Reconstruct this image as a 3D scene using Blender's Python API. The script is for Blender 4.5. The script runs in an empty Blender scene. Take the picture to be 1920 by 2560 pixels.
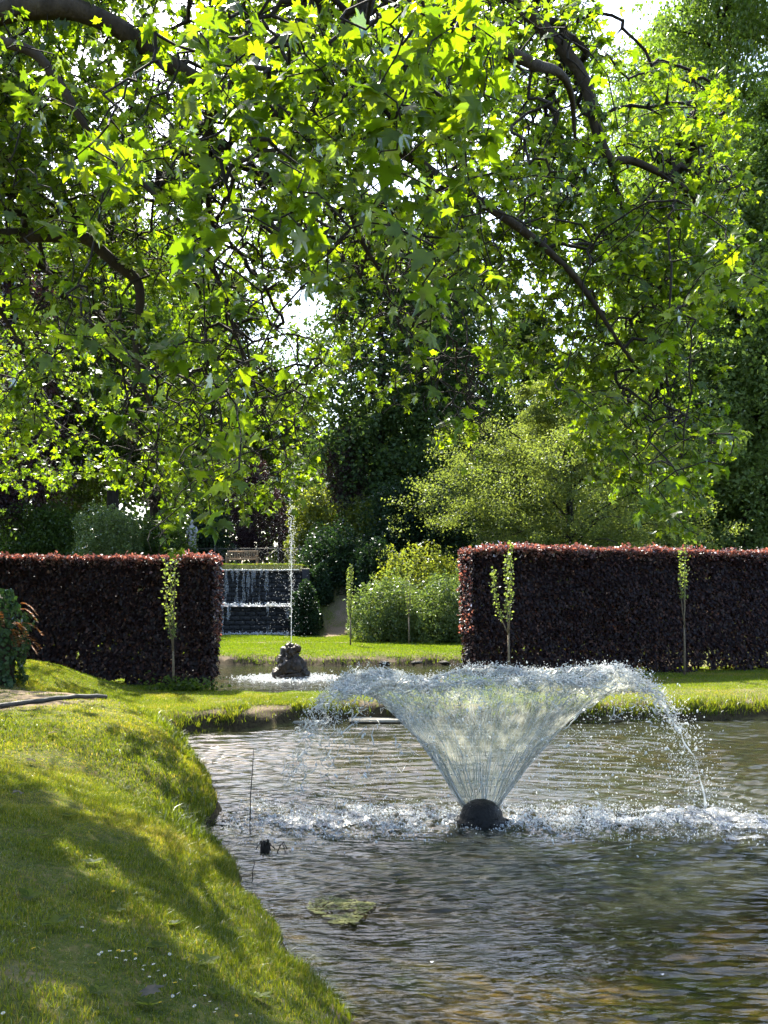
import bpy, math, random
import numpy as np
from mathutils import Vector

# ------------------------------------------------------------------ camera, sky, sun
SC = bpy.context.scene
COL = SC.collection
HC = 2.6            # eye height above the near pond's water (z = 0)
FPX, HOR = 2300.0, 1480.0
SUN_EL, SUN_AZ = math.radians(52), math.radians(-22)     # azimuth from +Y towards +X

cam_d = bpy.data.cameras.new('camera')
cam_d.sensor_fit = 'VERTICAL'; cam_d.sensor_height = 36.0
cam_d.lens = FPX/2560*36.0
cam_d.shift_y = (HOR-1280)/2560
cam_d.clip_start = 0.05; cam_d.clip_end = 3000
cam = bpy.data.objects.new('camera', cam_d); COL.objects.link(cam)
cam.location = (0, 0, HC); cam.rotation_euler = (math.pi/2, 0, 0)
SC.camera = cam

world = bpy.data.worlds.new('World'); SC.world = world; world.use_nodes = True
wn = world.node_tree.nodes; wl_ = world.node_tree.links
sky = wn.new('ShaderNodeTexSky'); sky.sky_type = 'NISHITA'; sky.sun_disc = False
sky.sun_elevation = SUN_EL; sky.sun_rotation = SUN_AZ
sky.air_density = 1.0; sky.dust_density = 2.0; sky.ozone_density = 1.0
wn['Background'].inputs['Strength'].default_value = 0.14
wl_.new(sky.outputs[0], wn['Background'].inputs['Color'])

sun_d = bpy.data.lights.new('sun', 'SUN'); sun_d.energy = 5.0; sun_d.angle = math.radians(0.55)
sun_d.color = (1.0, 0.93, 0.78)
sun = bpy.data.objects.new('sun', sun_d); COL.objects.link(sun)
SUNV = Vector((math.sin(SUN_AZ)*math.cos(SUN_EL), math.cos(SUN_AZ)*math.cos(SUN_EL), math.sin(SUN_EL)))
sun.rotation_euler = SUNV.to_track_quat('Z', 'Y').to_euler()
sun.location = (-8, 20, 40)

SC.view_settings.view_transform = 'Standard'; SC.view_settings.look = 'None'
SC.view_settings.exposure = 2.25; SC.view_settings.gamma = 1.0
SC.render.engine = 'CYCLES'
cy = SC.cycles
cy.max_bounces = 8; cy.diffuse_bounces = 3; cy.glossy_bounces = 4; cy.transmission_bounces = 6
cy.transparent_max_bounces = 24; cy.caustics_reflective = False; cy.caustics_refractive = False
cy.sample_clamp_indirect = 6.0
cy.use_denoising = True
try:
    cy.denoiser = 'OPENIMAGEDENOISE'; cy.denoising_prefilter = 'ACCURATE'
except Exception: pass
cy.use_adaptive_sampling = True; cy.adaptive_threshold = 0.02

rng = np.random.default_rng(11)
random.seed(5)

# ------------------------------------------------------------------ helpers
S_ = 2560/2212.0
def P(xd, yd, Y):
    """world point at depth Y seen at picture position (xd, yd) of a 1659x2212 view"""
    return np.array([(xd*S_-960)/FPX*Y, Y, HC+(HOR-yd*S_)/FPX*Y])

def PX(pts):
    """picture position of world points"""
    pts = np.asarray(pts)
    return (pts[:, 0]/pts[:, 1]*FPX+960)/S_, (HOR-(pts[:, 2]-HC)/pts[:, 1]*FPX)/S_

def sstep(a, b, x):
    t = np.clip((x-a)/(b-a), 0, 1); return t*t*(3-2*t)

def _hash(ix, iy, iz, seed):
    n = (ix*374761393 + iy*668265263 + iz*2147483647 + seed*1274126177) & 0xFFFFFFFF
    n = ((n ^ (n >> 13))*1274126177) & 0xFFFFFFFF
    n = (n ^ (n >> 16))
    return (n & 0xFFFF)/65535.0

def vnoise(p, seed=0):
    """value noise -1..1 for (N,3) points"""
    p = np.asarray(p, float)
    i = np.floor(p).astype(np.int64); f = p-i; f = f*f*(3-2*f)
    r = 0
    for dx in (0, 1):
        for dy in (0, 1):
            for dz in (0, 1):
                w = (f[:, 0] if dx else 1-f[:, 0])*(f[:, 1] if dy else 1-f[:, 1])*(f[:, 2] if dz else 1-f[:, 2])
                r = r + w*_hash(i[:, 0]+dx, i[:, 1]+dy, i[:, 2]+dz, seed)
    return r*2-1

def fbm(p, seed=0, octv=4):
    p = np.asarray(p, float); r = 0; a = 1.0; s = 0
    for o in range(octv):
        r = r + a*vnoise(p*(2.03**o)+o*17.3, seed+o); s += a; a *= 0.5
    return r/s

def xy0(X, Y): return np.stack([X, Y, np.zeros_like(X)], 1)

def link(o, parent=None):
    COL.objects.link(o)
    if parent is not None: o.parent = parent
    return o

def tag(o, label=None, cat=None, group=None, kind=None):
    if label: o['label'] = label
    if cat: o['category'] = cat
    if group: o['group'] = group
    if kind: o['kind'] = kind
    return o

def empty(name, loc=(0, 0, 0), rz=0.0):
    o = bpy.data.objects.new(name, None); o.empty_display_size = 0.2
    link(o); o.location = tuple(float(c) for c in loc); o.rotation_euler = (0, 0, rz); return o

def mesh_np(name, verts, faces, mats, parent=None, smooth=False, var=None, loc=None, mat_idx=None):
    """faces: list of int arrays (M,k)"""
    me = bpy.data.meshes.new(name)
    verts = np.asarray(verts, np.float32)
    if not isinstance(faces, list): faces = [faces]
    faces = [np.asarray(f, np.int32) for f in faces if len(f)]
    nl = sum(f.size for f in faces); nf = sum(len(f) for f in faces)
    me.vertices.add(len(verts)); me.vertices.foreach_set('co', verts.ravel())
    me.loops.add(nl); me.polygons.add(nf)
    me.loops.foreach_set('vertex_index', np.concatenate([f.ravel() for f in faces]))
    tot = np.concatenate([np.full(len(f), f.shape[1], np.int32) for f in faces])
    st = np.concatenate([[0], np.cumsum(tot)[:-1]]).astype(np.int32)
    me.polygons.foreach_set('loop_start', st)
    me.polygons.foreach_set('loop_total', tot)
    if smooth: me.polygons.foreach_set('use_smooth', np.ones(nf, bool))
    if mat_idx is not None: me.polygons.foreach_set('material_index', np.asarray(mat_idx, np.int32))
    if var is not None:
        a = me.attributes.new('var', 'FLOAT', 'POINT'); a.data.foreach_set('value', np.asarray(var, np.float32))
    me.update(calc_edges=True); me.validate()
    for m in (mats if isinstance(mats, (list, tuple)) else [mats]): me.materials.append(m)
    o = bpy.data.objects.new(name, me); link(o, parent)
    if loc is not None: o.location = tuple(float(c) for c in loc)
    return o

class MB:
    """collects primitive shapes into one mesh"""
    def __init__(s): s.v = []; s.f = {}; s.n = 0
    def add(s, v, f):
        v = np.asarray(v, float)
        for q in (f if isinstance(f, list) else [f]):
            q = np.asarray(q)
            if len(q): s.f.setdefault(q.shape[1], []).append(q+s.n)
        s.v.append(v); s.n += len(v)
    def box(s, c, size, rz=0.0, rx=0.0, bev=0.0):
        c = np.asarray(c, float); h = np.asarray(size, float)/2
        b = min(bev, h.min()*0.9)
        if b <= 0:
            v = np.array([[x, y, z] for x in (-1, 1) for y in (-1, 1) for z in (-1, 1)], float)*h
            f = np.array([[0, 1, 3, 2], [4, 6, 7, 5], [0, 4, 5, 1], [2, 3, 7, 6], [0, 2, 6, 4], [1, 5, 7, 3]])
            fs = [f]
        else:
            v = []
            for x in (-1, 1):
                for y in (-1, 1):
                    for z in (-1, 1):
                        v += [[x*h[0], y*(h[1]-b), z*(h[2]-b)], [x*(h[0]-b), y*h[1], z*(h[2]-b)], [x*(h[0]-b), y*(h[1]-b), z*h[2]]]
            v = np.array(v); ix = lambda x, y, z, a: ((x*2+y)*2+z)*3+a
            q = [[ix(0,0,0,0),ix(0,0,1,0),ix(0,1,1,0),ix(0,1,0,0)], [ix(1,0,0,0),ix(1,1,0,0),ix(1,1,1,0),ix(1,0,1,0)],
                 [ix(0,0,0,1),ix(1,0,0,1),ix(1,0,1,1),ix(0,0,1,1)], [ix(0,1,0,1),ix(0,1,1,1),ix(1,1,1,1),ix(1,1,0,1)],
                 [ix(0,0,0,2),ix(0,1,0,2),ix(1,1,0,2),ix(1,0,0,2)], [ix(0,0,1,2),ix(1,0,1,2),ix(1,1,1,2),ix(0,1,1,2)]]
            for x in (0, 1):
                for y in (0, 1): q.append([ix(x,y,0,0), ix(x,y,1,0), ix(x,y,1,1), ix(x,y,0,1)])
            for x in (0, 1):
                for z in (0, 1): q.append([ix(x,0,z,0), ix(x,1,z,0), ix(x,1,z,2), ix(x,0,z,2)])
            for y in (0, 1):
                for z in (0, 1): q.append([ix(0,y,z,1), ix(1,y,z,1), ix(1,y,z,2), ix(0,y,z,2)])
            t = [[ix(x,y,z,0), ix(x,y,z,1), ix(x,y,z,2)] for x in (0,1) for y in (0,1) for z in (0,1)]
            fs = [np.array(q), np.array(t)]
        if rx:
            cx, sx = math.cos(rx), math.sin(rx); v = np.stack([v[:,0], v[:,1]*cx-v[:,2]*sx, v[:,1]*sx+v[:,2]*cx], 1)
        if rz:
            cz, sz = math.cos(rz), math.sin(rz); v = np.stack([v[:,0]*cz-v[:,1]*sz, v[:,0]*sz+v[:,1]*cz, v[:,2]], 1)
        s.add(v+c, fs)
    def tube(s, pts, r, n=6, cap=True):
        pts = np.asarray(pts, float); m = len(pts)
        r = np.full(m, r, float) if np.isscalar(r) else np.asarray(r, float)
        t = np.gradient(pts, axis=0); t /= np.linalg.norm(t, axis=1)[:, None]+1e-9
        ref = np.array([0.31, 0.17, 0.93]) if abs(t[0, 2]) < 0.9 else np.array([0.95, 0.3, 0.05])
        a = np.cross(t, ref); a /= np.linalg.norm(a, axis=1)[:, None]+1e-9; b = np.cross(t, a)
        th = np.arange(n)*2*math.pi/n
        v = pts[:, None, :]+r[:, None, None]*(np.cos(th)[None, :, None]*a[:, None, :]+np.sin(th)[None, :, None]*b[:, None, :])
        i = np.arange(m-1)[:, None]*n+np.arange(n)[None, :]; j = np.arange(m-1)[:, None]*n+(np.arange(n)+1)[None, :] % n
        f = np.stack([i, j, j+n, i+n], -1).reshape(-1, 4)
        v = v.reshape(-1, 3)
        if cap and n > 2:
            v = np.concatenate([v, pts[:1], pts[-1:]]); k = m*n
            c1 = np.stack([np.full(n, k), (np.arange(n)+1) % n, np.arange(n)], 1)
            o = (m-1)*n; c2 = np.stack([np.full(n, k+1), o+np.arange(n), o+(np.arange(n)+1) % n], 1)
            s.add(v, [f, np.concatenate([c1, c2])])
        else: s.add(v, [f])
    def lathe(s, prof, c=(0, 0, 0), n=32):
        prof = np.asarray(prof, float); m = len(prof); th = np.arange(n)*2*math.pi/n
        v = np.stack([prof[:, None, 0]*np.cos(th), prof[:, None, 0]*np.sin(th), np.repeat(prof[:, 1:2], n, 1)], -1).reshape(-1, 3)
        i = np.arange(m-1)[:, None]*n+np.arange(n)[None, :]; j = np.arange(m-1)[:, None]*n+(np.arange(n)+1)[None, :] % n
        s.add(v+np.asarray(c, float), [np.stack([i, j, j+n, i+n], -1).reshape(-1, 4)])
    def build(s, name, mat, parent=None, smooth=False, var=None, loc=None):
        fs = [np.concatenate(q) for q in s.f.values()]
        return mesh_np(name, np.concatenate(s.v), fs, mat, parent, smooth, var, loc)

def ico(sub=1):
    import bmesh
    bm = bmesh.new(); bmesh.ops.create_icosphere(bm, subdivisions=sub, radius=1.0)
    v = np.array([p.co[:] for p in bm.verts]); f = np.array([[q.index for q in p.verts] for p in bm.faces]); bm.free()
    return v, f

def unit(v): return v/(np.linalg.norm(v, axis=-1, keepdims=True)+1e-9)

def scatter(tv, tf, pos, nrm, direc, size):
    """copies template (x side, y along direc, z along nrm) to every position"""
    n = unit(nrm); d = direc-np.sum(direc*n, 1, keepdims=True)*n; d = unit(d); x = np.cross(d, n)
    size = np.asarray(size)
    if size.ndim == 1: size = np.repeat(size[:, None], 3, 1)
    q = tv[None]*size[:, None, :]
    v = pos[:, None]+q[..., 0:1]*x[:, None]+q[..., 1:2]*d[:, None]+q[..., 2:3]*n[:, None]
    k = len(tv)
    f = tf[None]+(np.arange(len(pos))*k)[:, None, None]
    return v.reshape(-1, 3), f.reshape(-1, tf.shape[1])

def rdir(n): return unit(rng.normal(size=(n, 3)))

LEAF4 = (np.array([[0, 0, 0], [0.32, 0.42, 0.05], [0, 1, -0.06], [-0.32, 0.42, 0.05]], float), np.array([[0, 1, 2], [0, 2, 3]]))
LEAF6 = (np.array([[0, 0, 0], [0.3, 0.25, 0.06], [0.3, 0.62, 0.05], [0, 1, -0.08], [-0.3, 0.62, 0.05], [-0.3, 0.25, 0.06], [0, 0.45, -0.02]], float),
         np.array([[0, 1, 6], [1, 2, 6], [2, 3, 6], [3, 4, 6], [4, 5, 6], [5, 0, 6]]))
def plane_leaf():
    half = [(0.0, 0.0), (0.20, -0.10), (0.27, -0.02), (0.52, 0.02), (0.40, 0.14), (0.36, 0.22), (0.52, 0.30), (0.66, 0.52), (0.46, 0.50), (0.34, 0.48),
            (0.21, 0.52), (0.24, 0.66), (0.17, 0.72), (0.0, 1.0)]
    pts = half+[(-x, y) for x, y in half[-2:0:-1]]
    v = [(x, y, -0.22*(x*x+(y-.3)**2)+0.10*abs(x)*(1 if abs(x) < .3 else .6)) for x, y in pts]
    v.append((0, 0.28, -0.03)); c = len(v)-1; n = len(pts)
    return np.array(v), np.array([[i, (i+1) % n, c] for i in range(n)])
PLEAF = plane_leaf()

# ------------------------------------------------------------------ materials
def new_mat(name):
    m = bpy.data.materials.new(name); m.use_nodes = True; m.node_tree.nodes.clear()
    out = m.node_tree.nodes.new('ShaderNodeOutputMaterial'); return m, m.node_tree.nodes, m.node_tree.links, out

def ramp(N, stops, k=0.62):
    stops = [(p, tuple(q*k for q in c)) for p, c in stops]
    r = N.new('ShaderNodeValToRGB'); e = r.color_ramp.elements
    while len(e) < len(stops): e.new(0.5)
    for q, (p, c) in zip(e, stops): q.position = p; q.color = (*c, 1)
    return r

def noise(N, L, scale, detail=4, stretch=None, kind='Object', rough=0.55):
    tc = N.new('ShaderNodeTexCoord'); n = N.new('ShaderNodeTexNoise')
    n.inputs['Scale'].default_value = scale; n.inputs['Detail'].default_value = detail; n.inputs['Roughness'].default_value = rough
    if stretch:
        mp = N.new('ShaderNodeMapping'); mp.inputs['Scale'].default_value = stretch
        L.new(tc.outputs[kind], mp.inputs['Vector']); L.new(mp.outputs[0], n.inputs['Vector'])
    else: L.new(tc.outputs[kind], n.inputs['Vector'])
    return n

def leaf_mat(name, stops, trans_gain=(1.5, 1.6, 0.6), trans=0.5, gloss=0.06, rough=0.35):
    """leaf blade: reflects and lets light through; 'var' picks each leaf's own colour"""
    m, N, L, out = new_mat(name)
    at = N.new('ShaderNodeAttribute'); at.attribute_name = 'var'
    r = ramp(N, stops); L.new(at.outputs['Fac'], r.inputs[0])
    g = N.new('ShaderNodeMixRGB'); g.blend_type = 'MULTIPLY'; g.inputs[0].default_value = 1.0
    L.new(r.outputs[0], g.inputs[1]); g.inputs[2].default_value = (*trans_gain, 1)
    d = N.new('ShaderNodeBsdfDiffuse'); t = N.new('ShaderNodeBsdfTranslucent')
    L.new(r.outputs[0], d.inputs['Color']); L.new(g.outputs[0], t.inputs['Color'])
    mx = N.new('ShaderNodeMixShader'); mx.inputs[0].default_value = trans
    L.new(d.outputs[0], mx.inputs[1]); L.new(t.outputs[0], mx.inputs[2])
    gl = N.new('ShaderNodeBsdfGlossy'); gl.inputs['Roughness'].default_value = rough
    gl.inputs['Color'].default_value = (0.9, 0.95, 1, 1)
    fr = N.new('ShaderNodeFresnel'); fr.inputs['IOR'].default_value = 1.35
    mu = N.new('ShaderNodeMath'); mu.operation = 'MULTIPLY_ADD'; mu.inputs[1].default_value = gloss*3; mu.inputs[2].default_value = gloss*0.2
    L.new(fr.outputs[0], mu.inputs[0])
    m2 = N.new('ShaderNodeMixShader'); L.new(mu.outputs[0], m2.inputs[0]); L.new(mx.outputs[0], m2.inputs[1]); L.new(gl.outputs[0], m2.inputs[2])
    L.new(m2.outputs[0], out.inputs['Surface']); return m

def solid_mat(name, stops, scale=8, rough=0.8, bump=0.3, stretch=None, bscale=None, spec=0.3, metal=0.0):
    m, N, L, out = new_mat(name)
    n = noise(N, L, scale, 6, stretch); r = ramp(N, stops); L.new(n.outputs['Fac'], r.inputs[0])
    b = N.new('ShaderNodeBsdfPrincipled'); b.inputs['Roughness'].default_value = rough; b.inputs['Metallic'].default_value = metal
    b.inputs['Specular IOR Level'].default_value = spec
    L.new(r.outputs[0], b.inputs['Base Color'])
    n2 = noise(N, L, bscale or scale*2.5, 6, stretch)
    bp = N.new('ShaderNodeBump'); bp.inputs['Strength'].default_value = bump; bp.inputs['Distance'].default_value = 0.05
    L.new(n2.outputs['Fac'], bp.inputs['Height']); L.new(bp.outputs[0], b.inputs['Normal'])
    L.new(b.outputs[0], out.inputs['Surface']); return m

M = {}
M['plane_leaf'] = leaf_mat('plane_leaf', [(0, (0.04, 0.075, 0.012)), (0.5, (0.07, 0.115, 0.015)), (1, (0.13, 0.17, 0.018))], (4.2, 4.2, 0.5), 0.62, 0.055, 0.32)
M['tree_light'] = leaf_mat('pale_leaf', [(0, (0.09, 0.13, 0.025)), (1, (0.19, 0.22, 0.045))], (2.3, 2.2, 0.8), 0.6, 0.04)
M['tree_fresh'] = leaf_mat('fresh_leaf', [(0, (0.09, 0.15, 0.03)), (1, (0.20, 0.26, 0.06))], (1.9, 2.2, 0.8), 0.55, 0.04)
M['tree_pale'] = leaf_mat('soft_pale_leaf', [(0, (0.10, 0.14, 0.04)), (1, (0.20, 0.245, 0.07))], (1.9, 1.9, 0.85), 0.55, 0.02, 0.5)
M['tree_green'] = leaf_mat('soft_green_leaf', [(0, (0.10, 0.16, 0.05)), (1, (0.19, 0.26, 0.085))], (1.8, 1.9, 0.8), 0.55, 0.02, 0.5)
M['tree_mid'] = leaf_mat('mid_leaf', [(0, (0.035, 0.07, 0.018)), (1, (0.09, 0.14, 0.03))], (2.3, 2.4, 0.7), 0.55, 0.03)
M['tree_dark'] = leaf_mat('dark_leaf', [(0, (0.04, 0.075, 0.028)), (1, (0.09, 0.14, 0.045))], (1.8, 1.9, 0.7), 0.45, 0.025)
M['bush_dark'] = leaf_mat('evergreen_leaf', [(0, (0.015, 0.035, 0.016)), (1, (0.04, 0.075, 0.03))], (1.5, 1.7, 0.7), 0.35, 0.03)
M['bush_light'] = leaf_mat('shrub_leaf', [(0, (0.09, 0.14, 0.05)), (1, (0.20, 0.26, 0.09))], (1.6, 1.7, 0.7), 0.45, 0.04)
M['copper'] = leaf_mat('copper_leaf', [(0, (0.03, 0.016, 0.02)), (1, (0.07, 0.03, 0.035))], (1.6, 1.0, 1.0), 0.35, 0.06)
M['hedge'] = leaf_mat('hedge_leaf', [(0, (0.018, 0.010, 0.012)), (0.7, (0.042, 0.022, 0.022)), (1, (0.13, 0.06, 0.04))], (1.3, 0.9, 0.6), 0.25, 0.05, 0.42)
M['hedge_new'] = leaf_mat('hedge_new_leaf', [(0, (0.11, 0.040, 0.040)), (1, (0.30, 0.16, 0.12))], (1.8, 1.15, 0.95), 0.5, 0.12, 0.4)
M['sapling_leaf'] = leaf_mat('sapling_leaf', [(0, (0.15, 0.20, 0.07)), (1, (0.28, 0.33, 0.13))], (1.7, 1.8, 0.7), 0.5, 0.03)
M['ivy'] = leaf_mat('ivy_leaf', [(0, (0.02, 0.05, 0.02)), (1, (0.06, 0.11, 0.035))], (1.2, 1.4, 0.7), 0.25, 0.04, 0.4)
M['fern_orange'] = leaf_mat('rusty_frond', [(0, (0.22, 0.08, 0.02)), (1, (0.35, 0.16, 0.04))], (1.5, 1.2, 0.8), 0.45, 0.05)
M['grass'] = leaf_mat('grass_blade', [(0, (0.06, 0.10, 0.010)), (0.5, (0.175, 0.225, 0.020)), (0.82, (0.28, 0.27, 0.045)), (1, (0.42, 0.34, 0.13))], (1.9, 1.8, 0.6), 0.58, 0.03, 0.5)
M['lawn'] = leaf_mat('lawn_blade', [(0, (0.12, 0.19, 0.014)), (0.7, (0.20, 0.26, 0.02)), (1, (0.38, 0.29, 0.10))], (1.7, 1.7, 0.5), 0.55, 0.02, 0.5)
M['bark'] = solid_mat('bark', [(0.3, (0.03, 0.022, 0.016)), (0.6, (0.07, 0.052, 0.036)), (0.8, (0.12, 0.10, 0.06))], 9, 0.9, 0.6, (1, 1, 0.4))
M['bark_dark'] = solid_mat('dark_bark', [(0.3, (0.015, 0.012, 0.009)), (0.7, (0.045, 0.035, 0.025))], 9, 0.9, 0.6, (1, 1, 0.3))
M['sap_bark'] = solid_mat('sapling_bark', [(0.3, (0.12, 0.09, 0.06)), (0.7, (0.25, 0.20, 0.13))], 14, 0.8, 0.3)
M['rock'] = solid_mat('wet_rock', [(0.3, (0.012, 0.008, 0.004)), (0.55, (0.04, 0.024, 0.012)), (0.8, (0.11, 0.075, 0.04))], 5, 0.42, 0.9, None, 9, 0.3)
M['stone'] = solid_mat('pale_stone', [(0.3, (0.28, 0.26, 0.22)), (0.7, (0.46, 0.43, 0.37))], 10, 0.85, 0.4)
M['stone_dark'] = solid_mat('mossy_stone', [(0.3, (0.03, 0.027, 0.022)), (0.7, (0.09, 0.085, 0.07))], 6, 0.8, 0.7)
M['wall'] = solid_mat('wet_masonry', [(0.3, (0.006, 0.006, 0.006)), (0.7, (0.022, 0.021, 0.019))], 6, 0.55, 0.9)
M['statue'] = solid_mat('weathered_marble', [(0.3, (0.32, 0.31, 0.30)), (0.7, (0.55, 0.54, 0.52))], 9, 0.8, 0.2)
M['teak'] = solid_mat('weathered_teak', [(0.3, (0.26, 0.16, 0.08)), (0.7, (0.42, 0.28, 0.16))], 12, 0.75, 0.2, (1, 8, 8))
M['iron'] = solid_mat('painted_iron', [(0.3, (0.05, 0.05, 0.04)), (0.7, (0.10, 0.10, 0.08))], 10, 0.6, 0.1)
M['plastic'] = solid_mat('wet_black_plastic', [(0.35, (0.004, 0.004, 0.004)), (0.6, (0.007, 0.007, 0.007)), (0.8, (0.016, 0.016, 0.015))], 9, 0.38, 0.6, None, 26, 0.16)
M['pipe'] = solid_mat('grey_pipe', [(0.3, (0.035, 0.035, 0.035)), (0.7, (0.10, 0.095, 0.09))], 9, 0.6, 0.2)
M['drybrown'] = leaf_mat('dry_leaf', [(0, (0.10, 0.075, 0.05)), (1, (0.28, 0.26, 0.20))], (1.2, 1.1, 0.9), 0.3, 0.01, 0.6)
M['petal'] = solid_mat('white_petal', [(0.3, (0.75, 0.75, 0.73)), (0.7, (0.85, 0.85, 0.83))], 20, 0.7, 0.0)
M['yellow'] = solid_mat('yellow_petal', [(0.3, (0.75, 0.48, 0.01)), (0.7, (0.85, 0.60, 0.02))], 20, 0.7, 0.0)
M['fruit'] = solid_mat('seed_ball_husk', [(0.3, (0.05, 0.035, 0.02)), (0.7, (0.11, 0.07, 0.035))], 60, 0.9, 0.6)
M['algae'] = leaf_mat('duckweed', [(0, (0.16, 0.18, 0.04)), (1, (0.34, 0.33, 0.12))], (1, 1, 1), 0.2, 0.05)

def ground_mat():
    m, N, L, out = new_mat('turf_and_soil')
    at = N.new('ShaderNodeAttribute'); at.attribute_name = 'var'       # 0 turf .. 0.5 bare earth .. 1 pond bed
    n = noise(N, L, 1.6, 8); n2 = noise(N, L, 25, 6)
    turf = ramp(N, [(0.3, (0.05, 0.075, 0.014)), (0.5, (0.10, 0.115, 0.025)), (0.7, (0.19, 0.15, 0.06))]); nt_ = noise(N, L, 14, 8); L.new(nt_.outputs['Fac'], turf.inputs[0])
    soil = ramp(N, [(0.3, (0.14, 0.10, 0.065)), (0.7, (0.28, 0.22, 0.15))]); L.new(n2.outputs['Fac'], soil.inputs[0])
    bed = ramp(N, [(0.36, (0.06, 0.10, 0.02)), (0.47, (0.17, 0.16, 0.055)), (0.62, (0.36, 0.26, 0.14))]); L.new(n.outputs['Fac'], bed.inputs[0])
    def mixf(lo, hi):
        q = N.new('ShaderNodeMapRange'); q.inputs['From Min'].default_value = lo; q.inputs['From Max'].default_value = hi
        L.new(at.outputs['Fac'], q.inputs['Value']); return q
    a = N.new('ShaderNodeMixRGB'); L.new(mixf(0.05, 0.45).outputs[0], a.inputs[0]); L.new(turf.outputs[0], a.inputs[1]); L.new(soil.outputs[0], a.inputs[2])
    mud = ramp(N, [(0.35, (0.035, 0.026, 0.016)), (0.6, (0.07, 0.055, 0.03)), (0.75, (0.05, 0.075, 0.02))]); L.new(n2.outputs['Fac'], mud.inputs[0])
    e_ = N.new('ShaderNodeMixRGB'); L.new(mixf(0.5, 0.62).outputs[0], e_.inputs[0]); L.new(a.outputs[0], e_.inputs[1]); L.new(mud.outputs[0], e_.inputs[2])
    b = N.new('ShaderNodeMixRGB'); L.new(mixf(0.9, 1.0).outputs[0], b.inputs[0]); L.new(e_.outputs[0], b.inputs[1]); L.new(bed.outputs[0], b.inputs[2])
    pb = N.new('ShaderNodeBsdfPrincipled'); pb.inputs['Roughness'].default_value = 0.95; pb.inputs['Specular IOR Level'].default_value = 0.1
    bp = N.new('ShaderNodeBump'); bp.inputs['Strength'].default_value = 0.6; bp.inputs['Distance'].default_value = 0.03
    L.new(n2.outputs['Fac'], bp.inputs['Height']); L.new(bp.outputs[0], pb.inputs['Normal'])
    L.new(b.outputs[0], pb.inputs['Base Color']); L.new(pb.outputs[0], out.inputs['Surface']); return m
M['ground'] = ground_mat()

def water_mat(name, tint=(0.62, 0.60, 0.36), murk=(0.030, 0.033, 0.022), murk_f=0.3, bump=0.22, scale=11, stretch=(0.45, 1.6, 1)):
    """clear-to-murky pond water: Fresnel mirror over a tinted view of the bed"""
    m, N, L, out = new_mat(name)
    tr = N.new('ShaderNodeBsdfTransparent'); tr.inputs['Color'].default_value = (*tint, 1)
    di = N.new('ShaderNodeBsdfDiffuse'); di.inputs['Color'].default_value = (*murk, 1)
    mx = N.new('ShaderNodeMixShader'); at = N.new('ShaderNodeAttribute'); at.attribute_name = 'var'; L.new(at.outputs['Fac'], mx.inputs[0])
    L.new(tr.outputs[0], mx.inputs[1]); L.new(di.outputs[0], mx.inputs[2])
    gl = N.new('ShaderNodeBsdfGlossy'); gl.inputs['Roughness'].default_value = 0.015
    fr = N.new('ShaderNodeFresnel'); fr.inputs['IOR'].default_value = 1.5
    n = noise(N, L, scale, 3, stretch)
    bp = N.new('ShaderNodeBump'); bp.inputs['Strength'].default_value = bump; bp.inputs['Distance'].default_value = 0.06
    L.new(n.outputs['Fac'], bp.inputs['Height'])
    L.new(bp.outputs[0], gl.inputs['Normal']); L.new(bp.outputs[0], fr.inputs['Normal'])
    m2 = N.new('ShaderNodeMixShader'); L.new(fr.outputs[0], m2.inputs[0]); L.new(mx.outputs[0], m2.inputs[1]); L.new(gl.outputs[0], m2.inputs[2])
    L.new(m2.outputs[0], out.inputs['Surface']); return m
M['water'] = water_mat('pond_water')

def spray_mat(name, clear, white, rough=0.08, col=(0.84, 0.87, 0.90), bump=0.0):
    """broken water: part see-through, part light-scattering, with a glossy skin"""
    m, N, L, out = new_mat(name)
    tr = N.new('ShaderNodeBsdfTransparent'); tr.inputs['Color'].default_value = (0.95, 0.97, 0.95, 1)
    di = N.new('ShaderNodeBsdfDiffuse'); di.inputs['Color'].default_value = (*col, 1)
    tl = N.new('ShaderNodeBsdfTranslucent'); tl.inputs['Color'].default_value = (*col, 1)
    gl = N.new('ShaderNodeBsdfGlossy'); gl.inputs['Roughness'].default_value = rough
    fr = N.new('ShaderNodeFresnel'); fr.inputs['IOR'].default_value = 1.33
    a = N.new('ShaderNodeMixShader'); a.inputs[0].default_value = 0.5; L.new(di.outputs[0], a.inputs[1]); L.new(tl.outputs[0], a.inputs[2])
    b = N.new('ShaderNodeMixShader'); L.new(tr.outputs[0], b.inputs[1]); L.new(a.outputs[0], b.inputs[2])
    if bump:
        n = noise(N, L, 14, 4); mp = N.new('ShaderNodeMapRange'); mp.inputs['From Min'].default_value = 0.35; mp.inputs['From Max'].default_value = 0.75
        mp.inputs['To Min'].default_value = white*0.5; mp.inputs['To Max'].default_value = min(1, white*2.2)
        L.new(n.outputs['Fac'], mp.inputs['Value']); L.new(mp.outputs[0], b.inputs[0])
        bp = N.new('ShaderNodeBump'); bp.inputs['Strength'].default_value = bump; bp.inputs['Distance'].default_value = 0.03
        n3 = noise(N, L, 22, 4); L.new(n3.outputs['Fac'], bp.inputs['Height']); L.new(bp.outputs[0], gl.inputs['Normal']); L.new(bp.outputs[0], fr.inputs['Normal'])
    else: b.inputs[0].default_value = white
    c = N.new('ShaderNodeMixShader'); L.new(fr.outputs[0], c.inputs[0]); L.new(b.outputs[0], c.inputs[1]); L.new(gl.outputs[0], c.inputs[2])
    L.new(c.outputs[0], out.inputs['Surface']); return m
M['sheet'] = spray_mat('thin_water_sheet', 0.6, 0.19, 0.12, (0.70, 0.71, 0.60), 0.8)
M['drops'] = spray_mat('water_drops', 0.4, 0.72, 0.08, (0.9, 0.92, 0.92))
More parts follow.
